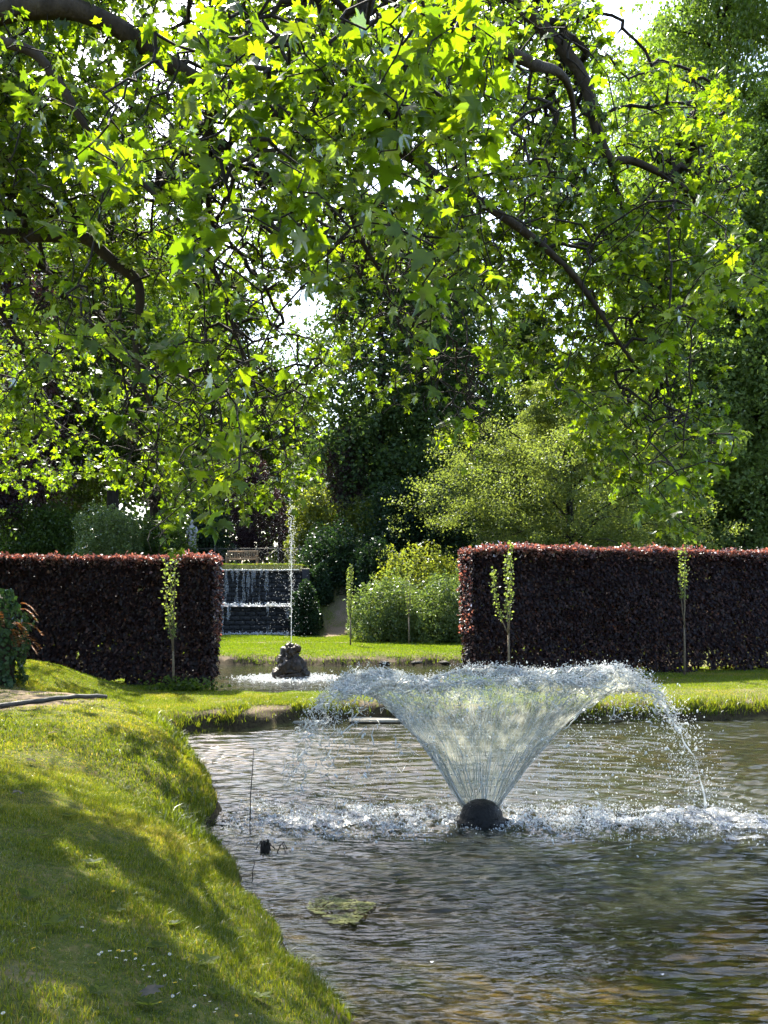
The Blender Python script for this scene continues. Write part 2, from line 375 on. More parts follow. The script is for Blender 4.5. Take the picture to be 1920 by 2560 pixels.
M['foam'] = spray_mat('churned_foam', 0.2, 0.6, 0.2)
M['foam_skin'] = spray_mat('thin_foam_skin', 0.2, 0.30, 0.2, (0.6, 0.63, 0.70), 0.6)
M['mist'] = spray_mat('fine_mist', 0.8, 0.5, 0.2)
M['fall'] = spray_mat('falling_water', 0.5, 0.20, 0.2, (0.55, 0.56, 0.58), 0.5)

# ------------------------------------------------------------------ the lie of the land
POND1 = np.array([(1.9, -6), (1.5, 0), (0.75, 3), (0.05, 4.9), (-0.19, 5.43), (-0.56, 6.17), (-0.92, 7.03), (-1.17, 8.16), (-1.6, 8.87), (-1.9, 9.6),
                  (-1.97, 10.9), (-2.4, 12.3), (-3.1, 14.2), (-3.85, 16.2), (-3.35, 16.9), (-2.6, 17.5), (-1.9, 18.0), (-0.5, 18.5), (0.4, 18.4), (1.2, 18.1), (4, 18.3),
                  (8, 18.8), (14, 19.8), (24, 20), (24, -6)], float)
POND2 = np.array([(-12, 24.2), (-6, 23.6), (-4.4, 22.6), (-3.6, 20.7), (-1, 20.6), (0.6, 20.9), (1.2, 22), (1.3, 24), (2.6, 26), (9, 27.5), (9.5, 30.4), (4, 30.9), (0, 30.6), (-4, 30.8), (-12, 30.5)], float)
W2 = 0.16

def pdist(X, Y, poly):
    """signed distance to a closed polygon, positive outside"""
    d2 = np.full(X.shape, 1e9); ins = np.zeros(X.shape, bool)
    for (x0, y0), (x1, y1) in zip(poly, np.roll(poly, -1, 0)):
        ex, ey = x1-x0, y1-y0; L2 = ex*ex+ey*ey
        t = np.clip(((X-x0)*ex+(Y-y0)*ey)/L2, 0, 1)
        d2 = np.minimum(d2, (X-x0-t*ex)**2+(Y-y0-t*ey)**2)
        c = ((y0 > Y) != (y1 > Y)) & (X < ex*(Y-y0)/(ey+1e-12)+x0)
        ins ^= c
    d = np.sqrt(d2); return np.where(ins, -d, d)

CX0, CX1, CYF = -11.4, -4.15, 44.0      # cascade extent
def H(X, Y, full=False):
    X = np.asarray(X, float); Y = np.asarray(Y, float)
    wob = (0.10+0.12*sstep(15, 17, Y))*vnoise(xy0(X*1.6, Y*1.6), 3)+0.06*vnoise(xy0(X*5, Y*5), 4)
    far_w = 0.12*vnoise(xy0(X*2.5, Y*2.5), 8)
    d1 = pdist(X, Y, POND1)+wob*1.0; d2 = pdist(X, Y, POND2)+wob+far_w
    n = 0.05*fbm(xy0(X*0.5, Y*0.5), 7, 3)+0.012*vnoise(xy0(X*4, Y*4), 9)
    G = 0.42+0.12*sstep(27, 33, Y)+n
    # rise behind the far lawn
    hill = sstep(43.5, 50.5, Y)*3.5
    inc = (X > CX0) & (X < CX1)
    step = np.where(Y > 46.4, 3.45, np.where(Y > 44.3, 1.2, 0.0))
    hill = np.where(inc & (Y < 51), step, hill)
    G = G+hill
    side = sstep(8, 26, np.abs(X))*sstep(52, 62, Y)*0.8
    G = G+side
    wl = (1-sstep(14.6, 17.6, Y))
    bank = 0.10+(1.08-0.17*sstep(9.5, 12.5, Y))*(1-np.exp(-np.clip(d1, 0, None)*(0.52+1.3*sstep(9.8, 13, Y))))+n*1.2
    bank = bank+0.25*sstep(-6.5, -9.5, X)*sstep(11, 17, Y)
    lip = 1-np.exp(-np.clip(np.minimum(d1, d2), 0, None)*6.0)
    flat = G*(0.2+0.8*lip)
    mound = 0.72*sstep(-5.0, -7.6, X)*sstep(15.2, 17.8, Y)*(1-sstep(19.5, 21.4, Y))
    h = flat*(1-wl)+bank*wl+mound
    bed1 = -0.06-0.42*(1-np.exp(np.clip(d1, None, 0)*1.1)); bed2 = W2-0.05-0.3*(1-np.exp(np.clip(d2, None, 0)*1.2))
    h = np.where(d1 < 0, np.minimum(h*0-0.02, bed1+n), h); h = np.where(d2 < 0, bed2+n, h)
    if full: return h, d1, d2
    return h

def path_mask(X, Y):
    """trodden earth: 1 on the garden path, on the worn track up to the terrace"""
    c = -5.6+0.18*(Y-15)                       # path at the crest of the bank
    a = 1.15*np.exp(-(((Y-15.0-0.25*(X+5.5))/2.1)**6))*sstep(-4.1, -4.9, X)
    t = np.exp(-(((X+2.5-0.16*(Y-43))/0.75)**2))*sstep(40.5, 43, Y)*(1-sstep(51, 53, Y))
    g = np.exp(-(((Y-37.8)/0.35)**2))*0.8*(X > -12)*(X < 0.5+0*Y)
    pf = np.exp(-(((X+5.0)-0.55*(Y-13.2))/0.5)**2)*sstep(11.6, 12.2, Y)*(1-sstep(14.2, 14.8, Y))*.9
    bare = np.exp(-(((X+1.75)/0.30)**2+((Y-4.35)/0.18)**2))*0.42
    bare2 = np.exp(-(((X+3.0)/0.7)**2+((Y-18.6)/0.45)**2))*0.5
    bare3 = np.exp(-(((Y-20.6+0.05*X)/0.5)**2))*0.35*(X > 3)
    return np.clip(np.maximum.reduce([a, t, g, pf, bare, bare2, bare3])*(0.85+0.5*vnoise(xy0(X*3, Y*3), 31)), 0, 1)

def ground():
    xs = np.unique(np.concatenate([np.linspace(-600, -70, 8), np.linspace(-70, -14, 30), np.arange(-14, -8, 0.3), np.arange(-8, 6, 0.09), np.arange(6, 16, 0.25), np.linspace(16, 70, 26), np.linspace(70, 600, 8)]))
    ys = np.unique(np.concatenate([np.linspace(-300, -8, 8), np.arange(-8, 1.5, 0.5), np.arange(1.5, 22, 0.09), np.arange(22, 43, 0.22), np.arange(43, 48, 0.12), np.arange(48, 60, 0.5), np.linspace(60, 110, 24), np.linspace(120, 900, 10)]))
    XX, YY = np.meshgrid(xs, ys); X = XX.ravel(); Y = YY.ravel()
    h, d1, d2 = H(X, Y, True)
    v = np.stack([X, Y, h], 1); nx, ny = len(xs), len(ys)
    i = (np.arange(ny-1)[:, None]*nx+np.arange(nx-1)[None, :]).ravel()
    f = np.stack([i, i+1, i+nx+1, i+nx], 1)
    dm = np.minimum(d1, d2)
    var = 0.5*path_mask(X, Y)
    edge = np.exp(-(np.clip(dm, 0, None)/np.where(Y > 16, 0.26, 0.16))**2)*np.where(Y > 16, 0.85, 0.70)*(1+0.2*vnoise(xy0(X*2, Y*2), 5))
    var = np.maximum(var, edge); var = np.where(dm < 0.0, 1.0, var)
    wood = sstep(48, 54, Y)*0.4; var = np.maximum(var, wood)
    o = mesh_np('ground', v, f, M['ground'], None, True, var); tag(o, kind='structure')
ground()

FX, FY = 1.10, 10.4                # pond fountain
def waves(X, Y):
    def tr(dx, dy, lam, amp, seed, ph=0):
        k = 2*math.pi/lam; w = 0.9*vnoise(xy0(X*0.6, Y*0.6), seed)+0.5*vnoise(xy0(X*1.9, Y*1.9), seed+1)
        env = 0.55+0.6*vnoise(xy0(X*0.8+5, Y*0.9), seed+2)
        return amp*env*np.sin(k*(dx*X+dy*Y)+ph+w*2.2)
    r = np.sqrt(((X-FX)*0.75)**2+(Y-FY)**2)+0.12*vnoise(xy0(X*0.9, Y*0.9), 40)
    lg = 0.30+0.70*sstep(8.0, 13.0, Y)                      # long swells beyond the fountain, short chop on this side
    z = lg*0.0052*np.sin(2*math.pi*r/0.36)*np.exp(-r*0.05)*(0.7+0.5*vnoise(xy0(X*0.5, Y*1.1), 41))
    z = z+lg*0.0026*np.sin(2*math.pi*r/0.19+1.3*vnoise(xy0(X*1.3, Y*1.3), 42))*(0.6+0.6*vnoise(xy0(X*.9, Y*1.4), 43))
    z = z+lg*tr(0.12, 0.99, 0.24, 0.0022, 50)+lg*tr(-0.2, 0.98, 0.15, 0.0014, 54)+0.8*tr(0.22, 0.97, 0.17, 0.0012, 58)
    sh = 1.15-0.80*sstep(9.5, 13.5, Y)
    z = z+sh*(tr(0.1, 0.99, 0.105, 0.0010, 80)+tr(-0.16, 0.98, 0.075, 0.0006, 83)+tr(0.28, 0.96, 0.088, 0.0006, 86))
    z = z+0.0034*vnoise(xy0(X*1.8, Y*7), 66)+0.0018*vnoise(xy0(X*4.2, Y*17), 67)+sh*0.0012*vnoise(xy0(X*8, Y*34), 68)
    calm = 0.75+0.45*vnoise(xy0(X*0.45, Y*0.9), 69)
    z = z*1.8*calm
    churn = np.exp(-(((X-FX)/3.2)**4+((Y-FY-0.1)/0.7)**4))
    z = z*2.3
    return z*(1+0.2*churn)+churn*(0.03*vnoise(xy0(X*7, Y*9), 70)+0.018*vnoise(xy0(X*17, Y*20), 71))

def water_sheet(name, xs, ys, z0, fn, label):
    XX, YY = np.meshgrid(xs, ys); X = XX.ravel(); Y = YY.ravel()
    v = np.stack([X, Y, z0+fn(X, Y)], 1); nx, ny = len(xs), len(ys)
    i = (np.arange(ny-1)[:, None]*nx+np.arange(nx-1)[None, :]).ravel()
    cloud = 0.14+0.58*sstep(7.2, 8.5, Y+0.45*vnoise(xy0(X*0.8, Y*0.8), 95))-0.22*sstep(11.5, 14, Y)
    o = mesh_np(name, v, np.stack([i, i+1, i+nx+1, i+nx], 1), M['water'], None, True, cloud); tag(o, kind='structure'); return o
water_sheet('pond_water', np.unique(np.concatenate([np.arange(-5.2, -2.2, 0.035), np.arange(-2.2, 4.6, 0.02), np.arange(4.6, 9, 0.035), np.linspace(9, 26, 60)])),
            np.unique(np.concatenate([np.linspace(-7, 3, 30), np.arange(3, 9.6, 0.015), np.arange(9.6, 12, 0.022), np.arange(12, 20.4, 0.035)])), 0.0, waves, None)
def waves2(X, Y):
    r = np.sqrt((X+2.61)**2+(Y-25.9)**2)
    return 0.006*np.sin(2*math.pi*r/0.4)*np.exp(-r*0.3)+0.004*vnoise(xy0(X*2, Y*4), 90)+0.02*np.exp(-(r/1.1)**4)*vnoise(xy0(X*8, Y*8), 91)
water_sheet('upper_pond_water', np.arange(-13, 10, 0.08), np.arange(20.3, 31.5, 0.08), W2, waves2, None)

# ------------------------------------------------------------------ grass
def blades(name, X, Y, hgt, wid, mat, label, var, five=True, lean=0.5, z=None):
    n = len(X); z = H(X, Y) if z is None else z
    a = rng.uniform(0, 2*math.pi, n); side = np.stack([np.cos(a), np.sin(a), np.zeros(n)], 1)
    b = rng.uniform(0, 2*math.pi, n); ln = np.abs(rng.normal(0, lean, n))*hgt
    off = np.stack([np.cos(b)*ln, np.sin(b)*ln, np.zeros(n)], 1)
    base = np.stack([X, Y, z-0.01], 1); up = np.zeros((n, 3)); up[:, 2] = hgt
    w = (wid/2)[:, None]*side
    if five:
        mid = base+up*0.6+off*0.35; tip = base+up*(1-0.25*np.clip(ln/hgt, 0, 1.2))[:, None]+off
        v = np.stack([base-w, base+w, mid-w*0.8, mid+w*0.8, tip], 1).reshape(-1, 3); k = 5
        i = np.arange(n)*5; q = np.stack([i, i+1, i+3, i+2], 1); t = np.stack([i+2, i+3, i+4], 1); fs = [q, t]
    else:
        tip = base+up+off; v = np.stack([base-w, base+w, tip], 1).reshape(-1, 3); k = 3
        i = np.arange(n)*3; fs = [np.stack([i, i+1, i+2], 1)]
    o = mesh_np(name, v, fs, mat, None, False, np.repeat(np.clip(var, 0, 1), k)); tag(o, label, 'grass', kind='stuff'); return o

def sample_ground(n, x0, x1, y0, y1, margin=1.15):
    Y = np.sqrt(rng.uniform(y0**2, y1**2, n)) if y0 > 0 else rng.uniform(y0, y1, n)
    X = rng.uniform(x0, x1, n)
    k = np.abs(X) < (960/FPX)*Y*margin+0.4
    X, Y = X[k], Y[k]; h, d1, d2 = H(X, Y, True)
    dm = np.minimum(d1, d2); pn = fbm(xy0(X*1.7, Y*1.7), 26, 4)
    k = (dm > 0.02) & (rng.uniform(0, 1, len(X)) > path_mask(X, Y)*1.25) & (rng.uniform(0, 1, len(X)) < np.clip(0.95+1.6*pn, 0.6, 1))
    k &= ~((Y > 16) & (dm < 0.30) & (rng.uniform(0, 1, len(X)) < np.clip(0.75+1.4*vnoise(xy0(X*1.3, Y*1.3), 27), 0, .97)))
    return X[k], Y[k], np.minimum(d1, d2)[k]

def grass_var(X, Y, n_, dry=0.0):
    return 0.33+0.42*fbm(xy0(X*1.1, Y*1.1), 20, 4)+dry+rng.normal(0, 0.2, n_)+0.4*(rng.uniform(0, 1, n_) > 0.88)

Xa, Ya, da = sample_ground(620000, -5.2, 0.8, 2.2, 10.0)
keep = rng.uniform(0, 1, len(Xa)) < np.clip(6.5/Ya, 0.3, 1); Xa, Ya, da = Xa[keep], Ya[keep], da[keep]
hg = 0.55*(0.032+0.075*np.clip(fbm(xy0(Xa*1.3, Ya*1.3), 22, 3)+0.4, 0, 1.4)+0.05*np.exp(-(da/0.22)**2))*rng.uniform(0.5, 1.5, len(Xa))
Xb, Yb, db = sample_ground(360000, -9.0, -1.5, 10.0, 19.5)
hb = 0.55*(0.040+0.07*np.clip(fbm(xy0(Xb*1.1, Yb*1.1), 22, 3)+0.3, 0, 1.4)+0.09*np.exp(-(db/0.35)**2))*rng.uniform(0.5, 1.5, len(Xb))
Xc = np.concatenate([Xa, Xb]); Yc = np.concatenate([Ya, Yb])
blades('bank_grass', Xc, Yc, np.concatenate([hg, hb]), np.concatenate([rng.uniform(0.003, 0.006, len(Xa)), rng.uniform(0.006, 0.011, len(Xb))]),
       M['grass'], 'rough grass on the sloping near bank of the pond', grass_var(Xc, Yc, len(Xc), 0.05), True, 0.6)
Xd, Yd, dd = sample_ground(420000, -9.5, 11.5, 16.4, 27.0, 1.1)
hd = (0.035+0.09*np.exp(-(dd/0.22)**2))*rng.uniform(0.5, 1.4, len(Xd))
Xe, Ye, de = sample_ground(260000, -13, 9, 30.5, 44.0, 1.1)
he = (0.05+0.06*np.exp(-(de/0.3)**2))*rng.uniform(0.5, 1.4, len(Xe))
Xf = np.concatenate([Xd, Xe]); Yf = np.concatenate([Yd, Ye])
dry = np.where((Yf < 27) & (Xf > 2.5), 0.16+0.6*np.clip(fbm(xy0(Xf*0.45, Yf*0.7), 25, 3)+0.1, 0, 1), np.where(Yf < 27, 0.05, -0.08))
blades('lawn_grass', Xf, Yf, np.concatenate([hd, he]), np.concatenate([rng.uniform(0.010, 0.02, len(Xd)), rng.uniform(0.02, 0.035, len(Xe))]),
       M['lawn'], 'short mown grass of the lawns between and behind the two ponds', grass_var(Xf, Yf, len(Xf), 0)*0.8+dry, False, 0.5)
# terrace strip beside the bench and rough slope
Xg, Yg, dg = sample_ground(60000, -14, 10, 44, 54, 1.1)
blades('terrace_grass', Xg, Yg, rng.uniform(0.03, 0.10, len(Xg)), rng.uniform(0.03, 0.05, len(Xg)), M['lawn'], 'grass on the raised terrace behind the cascade', grass_var(Xg, Yg, len(Xg), 0.1), False, 0.5)
# long tufts hanging over the shady notch of the bank
t_ = rng.uniform(8.7, 16.3, 7000); px_ = np.interp(t_, POND1[6:15, 1], POND1[6:15, 0])-np.abs(rng.normal(0.14, 0.17, 7000))
keep = (fbm(xy0(t_*1.2, px_*0+3), 28, 2) > -0.35)&(px_ < 99); Xh, Yh = px_[keep], t_[keep]
blades('overhanging_sedge', Xh, Yh, rng.uniform(0.07, 0.20, len(Xh)), rng.uniform(0.008, 0.014, len(Xh)), M['grass'], 'long sedge overhanging the water along the near bank', rng.uniform(0.0, 0.5, len(Xh)), True, 0.7)
# far-bank edging growth
t_ = rng.uniform(-3.9, 11, 9000); kk = fbm(xy0(t_*.9, t_*0), 29, 3) > -0.05; t_ = t_[kk]; ne = len(t_); fy = np.interp(t_, POND1[13:23, 0], POND1[13:23, 1])+np.abs(rng.normal(0.16, 0.12, ne))
blades('edge_sedge', t_, fy, rng.uniform(0.05, 0.2, ne), rng.uniform(0.010, 0.018, ne), M['grass'], 'ragged grass along the far edge of the pond', rng.uniform(0.1, 0.7, ne), True, 0.7)

# ------------------------------------------------------------------ the plane tree overhead
OUT = [(-420, -320), (-420, 960), (0, 955), (60, 950), (110, 955), (170, 1000), (240, 1040), (320, 1100), (350, 1180), (430, 1185), (440, 1110), (560, 1085), (640, 1075), (690, 1010),
       (700, 950), (690, 880), (710, 830), (800, 850), (850, 890), (880, 940), (960, 950), (1000, 995), (1045, 985), (1080, 900), (1080, 820), (1160, 800), (1220, 850), (1290, 970),
       (1330, 1040), (1430, 1120), (1460, 1150), (1525, 1130), (1500, 1060), (1560, 1045), (1545, 985), (1610, 965), (1600, 915), (1545, 850), (1550, 780), (1520, 730), (1600, 700), (1659, 630),
       (1650, 560), (1600, 500), (1640, 420), (1600, 350), (1570, 290), (1600, 230), (1560, 150), (1490, 130), (1410, 90), (1390, 0), (1370, -40), (900, -60), (450, -180)]
HOLES = [(418, 1160, 75, 75), (430, 170, 50, 90), (500, 290, 45, 50), (650, 640, 60, 55), (1130, 850, 45, 40), (1230, 905, 45, 45), (1215, 230, 30, 45), (1090, 130, 40, 25), (545, 130, 40, 35), (760, 650, 30, 30), (330, 130, 50, 30),
         (1150, 690, 40, 40), (840, 780, 60, 40), (390, 850, 25, 25), (980, 720, 40, 40), (100, 520, 45, 50)]

def ground_at(xd, yd, y0=2.4, y1=18.0):
    Ys = np.linspace(y0, y1, 1600); x = (xd*S_-960)/FPX*Ys; z = HC+(HOR-yd*S_)/FPX*Ys; i = int(np.argmax(z-np.maximum(H(x, Ys), 0) < 0.02)); return (x[i], Ys[i])
LIT = []  # areas meant to be sunlit; leaves that would shade them are removed below
for pl, fr in (([(-150, 1560), (0, 1560), (170, 1550), (250, 1600), (330, 1680), (420, 1780), (470, 1860), (550, 1895), (575, 2000), (610, 2060), (660, 2110), (570, 2120), (520, 2060), (470, 1985), (400, 1905), (330, 1830), (220, 1765), (120, 1710), (0, 1665), (-150, 1620)], 1.1),
               ([(120, 1815), (270, 1870), (400, 1970), (520, 2070), (640, 2130), (720, 2205), (600, 2190), (470, 2110), (330, 2020), (160, 1920)], 1.1),
               ([(30, 2110), (180, 2140), (220, 2212), (60, 2260)], 0.9)):
    LIT.append((np.array([ground_at(*q) for q in pl]), 0.65, fr))
def water_at(xd, yd): Y = HC*FPX/(yd*S_-HOR); return ((xd*S_-960)/FPX*Y, Y)
LIT.append((np.array([water_at(*q) for q in [(560, 1985), (1000, 1970), (1250, 1990), (1659, 1930), (1800, 2400), (760, 2500)]]), -0.3, 0.97))
LIT.append((np.array([water_at(*q) for q in [(1380, 1900), (1700, 1870), (1700, 1960), (1450, 1960)]]), -0.3, 0.8))

def canopy_points(n):
    res = []; tot = 0; poly = np.array(OUT, float)
    while tot < n:
        x = rng.uniform(-420, 1665, n*3); y = -500+1690*rng.uniform(0, 1, n*3)
        k = pdist(x, y, poly) < -8
        for hx, hy, rx, ry in HOLES: k &= ((x-hx)/(rx*.55))**2+((y-hy)/(ry*.55))**2 > 1
        dens = 0.60+0.65*vnoise(xy0(x/170, y/170), 77)
        dens = np.where(y < 0, dens*0.5, dens); dens = np.where(x < 0, dens*0.6, dens)
        dens = np.where((x > 1150) & (y > 300), dens*1.9+.25, dens); dens = np.where((x < 330) & (y < 420), dens*1.5+.2, dens); dens = np.where((x > 430) & (x < 1100) & (y < 420), dens*1.3+.1, dens)
        k &= rng.uniform(0, 1, n*3) < np.clip(dens, 0.15, 1)
        x, y = x[k], y[k]
        # depth: the lower fringe hangs from the outer crown, the top middle is close overhead
        near = np.exp(-(((x-780)/420)**2+((y-120)/330)**2))
        lo = np.where(rng.uniform(0, 1, len(x)) < 0.22*near+0.03, 4.8, 8.4)
        Y = lo+np.abs(rng.normal(0, 1, len(x)))*np.where(lo < 6, 1.6, 2.4)+rng.uniform(0, 1.2, len(x))
        right = x > 1080; Y = np.where(right, Y+1.8, Y)
        lf = (x < 820) & (y > 430) & (lo > 6); Y = np.where(lf, rng.uniform(9.5, 17.3, len(x)), Y)      # the left boughs reach far out
        Y = np.clip(Y, 4.4, 17.5)
        p = np.stack([(x*S_-960)/FPX*Y, Y, HC+(HOR-y*S_)/FPX*Y], 1)
        p = p[p[:, 2] < 11.5]
        res.append(p); tot += len(p)
    return np.concatenate(res)[:n]

def plane_tree():
    root = empty('plane_tree', (-8.2, 9.0, H(np.array([-8.2]), np.array([9.0]))[0])); base = np.array(root.location)
    tag(root, 'old plane tree whose drooping sunlit boughs hang over the pond and fill the top', 'tree')
    T0 = np.array([-8.2, 9.0, base[2]-0.1])
    trunk = np.array([T0, T0+[0.05, 0, 1.2], T0+[0.2, 0.05, 2.8], T0+[0.5, 0.1, 4.6], T0+[0.6, 0.2, 6.6], T0+[0.4, 0.4, 9.0]])
    b = MB(); b.tube(trunk-base, [0.62, 0.46, 0.42, 0.38, 0.28, 0.12], 14); b.build('trunk', M['bark'], root, True)
    K = lambda pts: np.array([P(*q) for q in pts])
    limbs = [
        (np.vstack([trunk[3], [-6, 9.0, 7.7], K([(130, 0, 8.8), (200, 30, 8.8), (280, 80, 8.9), (350, 135, 9.1), (450, 195, 9.3), (560, 240, 9.4), (660, 268, 9.5), (780, 305, 9.7), (880, 335, 9.9), (960, 385, 10.0),
          (1040, 430, 10.1), (1110, 490, 10.2), (1180, 540, 10.4), (1240, 590, 10.6), (1290, 655, 10.8), (1335, 735, 11.0), (1385, 800, 11.2)])]), 0.20, 0.03),
        (np.vstack([trunk[3]-[0, 0, 0.4], K([(-60, 60, 8.2), (65, 115, 8.2), (120, 190, 8.3), (165, 260, 8.4), (215, 330, 8.6), (300, 390, 8.8), (390, 470, 9.0), (470, 560, 9.2)])]), 0.10, 0.02),
        (np.vstack([trunk[2]+[0, 0, .5], K([(-80, 520, 10.2), (90, 505, 10.4), (180, 503, 10.5), (235, 550, 10.6), (298, 600, 10.7), (303, 650, 10.7), (292, 730, 10.8), (300, 800, 10.9), (340, 900, 11.1)])]), 0.17, 0.035),
        (np.vstack([trunk[4], [-4.5, 8, 9.2], K([(500, -250, 7.4), (700, -120, 7.2), (900, 20, 7.4), (1040, 90, 7.8), (1150, 140, 8.4), (1215, 165, 9.2), (1235, 225, 9.6), (1245, 300, 9.8)])]), 0.20, 0.03),
        (np.vstack([trunk[4], [-4, 9.5, 10.5], [0.5, 10.5, 10.3], K([(1250, 120, 11.2), (1300, 300, 11.3), (1318, 352, 11.4), (1362, 345, 11.5), (1440, 378, 11.7), (1510, 430, 11.9), (1560, 520, 12.2)])]), 0.20, 0.03),
        (np.vstack([K([(960, 385, 10.0), (900, 440, 10.3), (830, 470, 10.6), (800, 520, 10.9), (770, 600, 11.2), (740, 700, 11.5)])]), 0.06, 0.015),
        (np.vstack([K([(660, 268, 9.5), (740, 400, 10.2), (765, 480, 10.6), (800, 560, 10.9), (860, 680, 11.3), (900, 800, 11.5)])]), 0.075, 0.015),
        (np.vstack([K([(1318, 352, 11.4), (1350, 450, 11.8), (1400, 600, 12.2), (1440, 800, 12.5), (1460, 950, 12.7)])]), 0.06, 0.015),
        (np.vstack([K([(450, 195, 9.3), (440, 350, 10.0), (420, 480, 10.8), (480, 640, 11.5), (540, 800, 12), (580, 920, 12.2)])]), 0.08, 0.015),
        (np.vstack([K([(-80, 520, 10.2), (-20, 640, 10.9), (60, 760, 11.4), (130, 860, 11.8)])]), 0.07, 0.015),
    ]
    limbs.append((np.array([trunk[3], [-8.6, 11.5, 7.0], [-9.0, 14.5, 7.6], [-8.9, 17.5, 7.6], [-8.8, 20.5, 7.6], [-8.6, 23.5, 7.4]]), 0.16, 0.03))  # bough added so that its leaves shade the left mound
    nodes = []; par = []
    for pts, r0, r1 in limbs:
        # smooth + crooked
        m = len(pts); s = np.linspace(0, m-1, m*5); q = np.stack([np.interp(s, np.arange(m), pts[:, k]) for k in range(3)], 1)
        for _ in range(3): q[1:-1] = (q[:-2]+2*q[1:-1]+q[2:])/4
        q = q+0.05*np.stack([vnoise(q*1.7, 100+k) for k in range(3)], 1)
        q[0] = pts[0]
        r = (np.linspace(1, 0, len(q))**0.9*(r0-r1)+r1)*0.56; r = r*(1+0.12*vnoise(q*3.0, 120))
        b = MB(); b.tube(q-base, r, 9); b.build('limb', M['bark'], root, True)
        nodes += [tuple(x) for x in q]; par += [-1]*len(q)
    nodes = np.array(nodes); par = list(par); nlimb = len(nodes)
    ex = np.stack([rng.uniform(-10.3, -6.9, 520), rng.uniform(16.0, 24.0, 520), rng.uniform(5.2, 9.0, 520)], 1)  # leaf points for the added bough that shades the mound
    bk = canopy_points(8000); bx, by = PX(bk); bk = bk[(by < 620) & (bx < 1560)][:3200]; sc_ = (rng.uniform(11.5, 16.5, len(bk))/bk[:, 1])[:, None]
    bk = (bk-[0, 0, HC])*sc_+[0, 0, HC]; bk = bk[bk[:, 2] < 12.5]
    att = np.concatenate([canopy_points(5400), ex, bk])
    d = np.array([np.min(np.sum((nodes-a)**2, 1)) for a in att]); att = att[np.argsort(d)]
    cap = 520000; N = np.zeros((cap, 3)); N[:nlimb] = nodes; n = nlimb; par = par+[-1]*(cap-nlimb); tips = []
    for a in att:
        dd_ = N[:n]-a; w = np.sum(dd_**2, 1)+np.where(dd_[:, 2] < -0.15, 1.5, 0)     # grow out and down rather than up
        j = int(np.argmin(w)); p0 = N[j]; L = np.linalg.norm(a-p0)
        k = max(2, int(L/0.16)); t = np.linspace(0, 1, k+1)[1:, None]
        c = p0+(a-p0)*t; c = c+np.array([0, 0, 1.0])*0.12*L*np.sin(t*math.pi)     # arches over before it droops
        c = c+0.085*np.stack([vnoise(c*3.1, 130+q) for q in range(3)], 1)*np.minimum(1, 3*t)
        tail = c[-1]; tn = random.randint(0, 4); tl = []
        for q in range(tn):
            tail = tail+np.array([random.gauss(0, 0.07), random.gauss(0, 0.07), -0.085]); tl.append(tail)
        c = np.vstack([c]+tl)
        prev = j
        for q in c:
            N[n] = q; par[n] = prev; prev = n; n += 1
        tips.append(n-1)
    N = N[:n]; par = np.array(par[:n])
    cnt = np.zeros(n)
    for tp in tips:
        q = tp; guard = 0
        while q >= 0 and q >= nlimb: cnt[q] += 1; q = par[q]
    rad = 0.0024+0.0017*np.sqrt(cnt)+0.00035*cnt**0.8
    # twig segments as 4-sided prisms
    e = np.arange(nlimb, n); A = N[par[e]]; B = N[e]; ra = np.where(par[e] >= nlimb, rad[par[e]], rad[e]); rb = rad[e]
    t = unit(B-A); ref = np.where(np.abs(t[:, 2:3]) < 0.9, np.array([[0.2, 0.1, 0.97]]), np.array([[0.97, 0.2, 0.1]]))
    u = unit(np.cross(t, ref)); w = np.cross(t, u); vs = []
    for p_, r_ in ((A-t*ra[:, None]*0.3, ra), (B+t*rb[:, None]*0.3, rb)):
        for k in range(4):
            an = k*math.pi/2; vs.append(p_+r_[:, None]*(math.cos(an)*u+math.sin(an)*w))
    v = np.stack(vs, 1).reshape(-1, 3)-base; i = (np.arange(len(e))*8)[:, None]
    f = np.concatenate([i+np.array([[k, (k+1) % 4, (k+1) % 4+4, k+4]]) for k in range(4)])
    mesh_np('twigs', v, f, M['bark_dark'], root, True)
    # leaves sit on the thin outer shoots
    thin = np.where(cnt[nlimb:] <= 3)[0]+nlimb
    thin = thin[N[thin, 1] > 3.6]
    per = rng.poisson(3.5, len(thin)); idx = np.repeat(thin, per); m = len(idx)
    outd = unit(N[idx]-N[par[idx]]); dr = unit(outd*0.5+rdir(m)*0.9+np.array([0, 0, -0.25]))
    pos = N[idx]+dr*rng.uniform(0.03, 0.09, (m, 1))
    # leaves cut out so the sun falls in chosen bands on bank and water
    hz = np.where(pos[:, 0]-(SUNV.x/SUNV.z)*pos[:, 2] < 1.0-0.2*pos[:, 1]*0, 0.55, -0.2); lit = np.zeros(m, bool); prob = rng.uniform(0, 1, m)
    for poly, zz, fr in LIT:
        gx = pos[:, 0]-(SUNV.x/SUNV.z)*(pos[:, 2]-zz); gy = pos[:, 1]-(SUNV.y/SUNV.z)*(pos[:, 2]-zz)
        lit |= (pdist(gx, gy, poly) < 0.12*vnoise(xy0(gx*2, gy*2), 66)) & (prob < fr)
    qx, qy = PX(pos); lit |= ((qx-418)/34)**2+((qy-1158)/36)**2 < 1        # a gap in the lowest sprays, where the statue shows
    ok = ~lit; idx, dr, pos, m = idx[ok], dr[ok], pos[ok], int(ok.sum())
    nrm = unit(np.array([0, -0.15, 0.75])+rdir(m)*0.85)
    tip = unit(dr*0.8+np.array([0, 0, -0.65])+rdir(m)*0.3)
    sz = rng.uniform(0.055, 0.155, m)*np.where(pos[:, 1] < 6.3, 1.15, 0.95)*(0.8+0.25*(rng.uniform(0, 1, m) > .75))
    vs_, fs_, n0 = [], [], 0; order = []
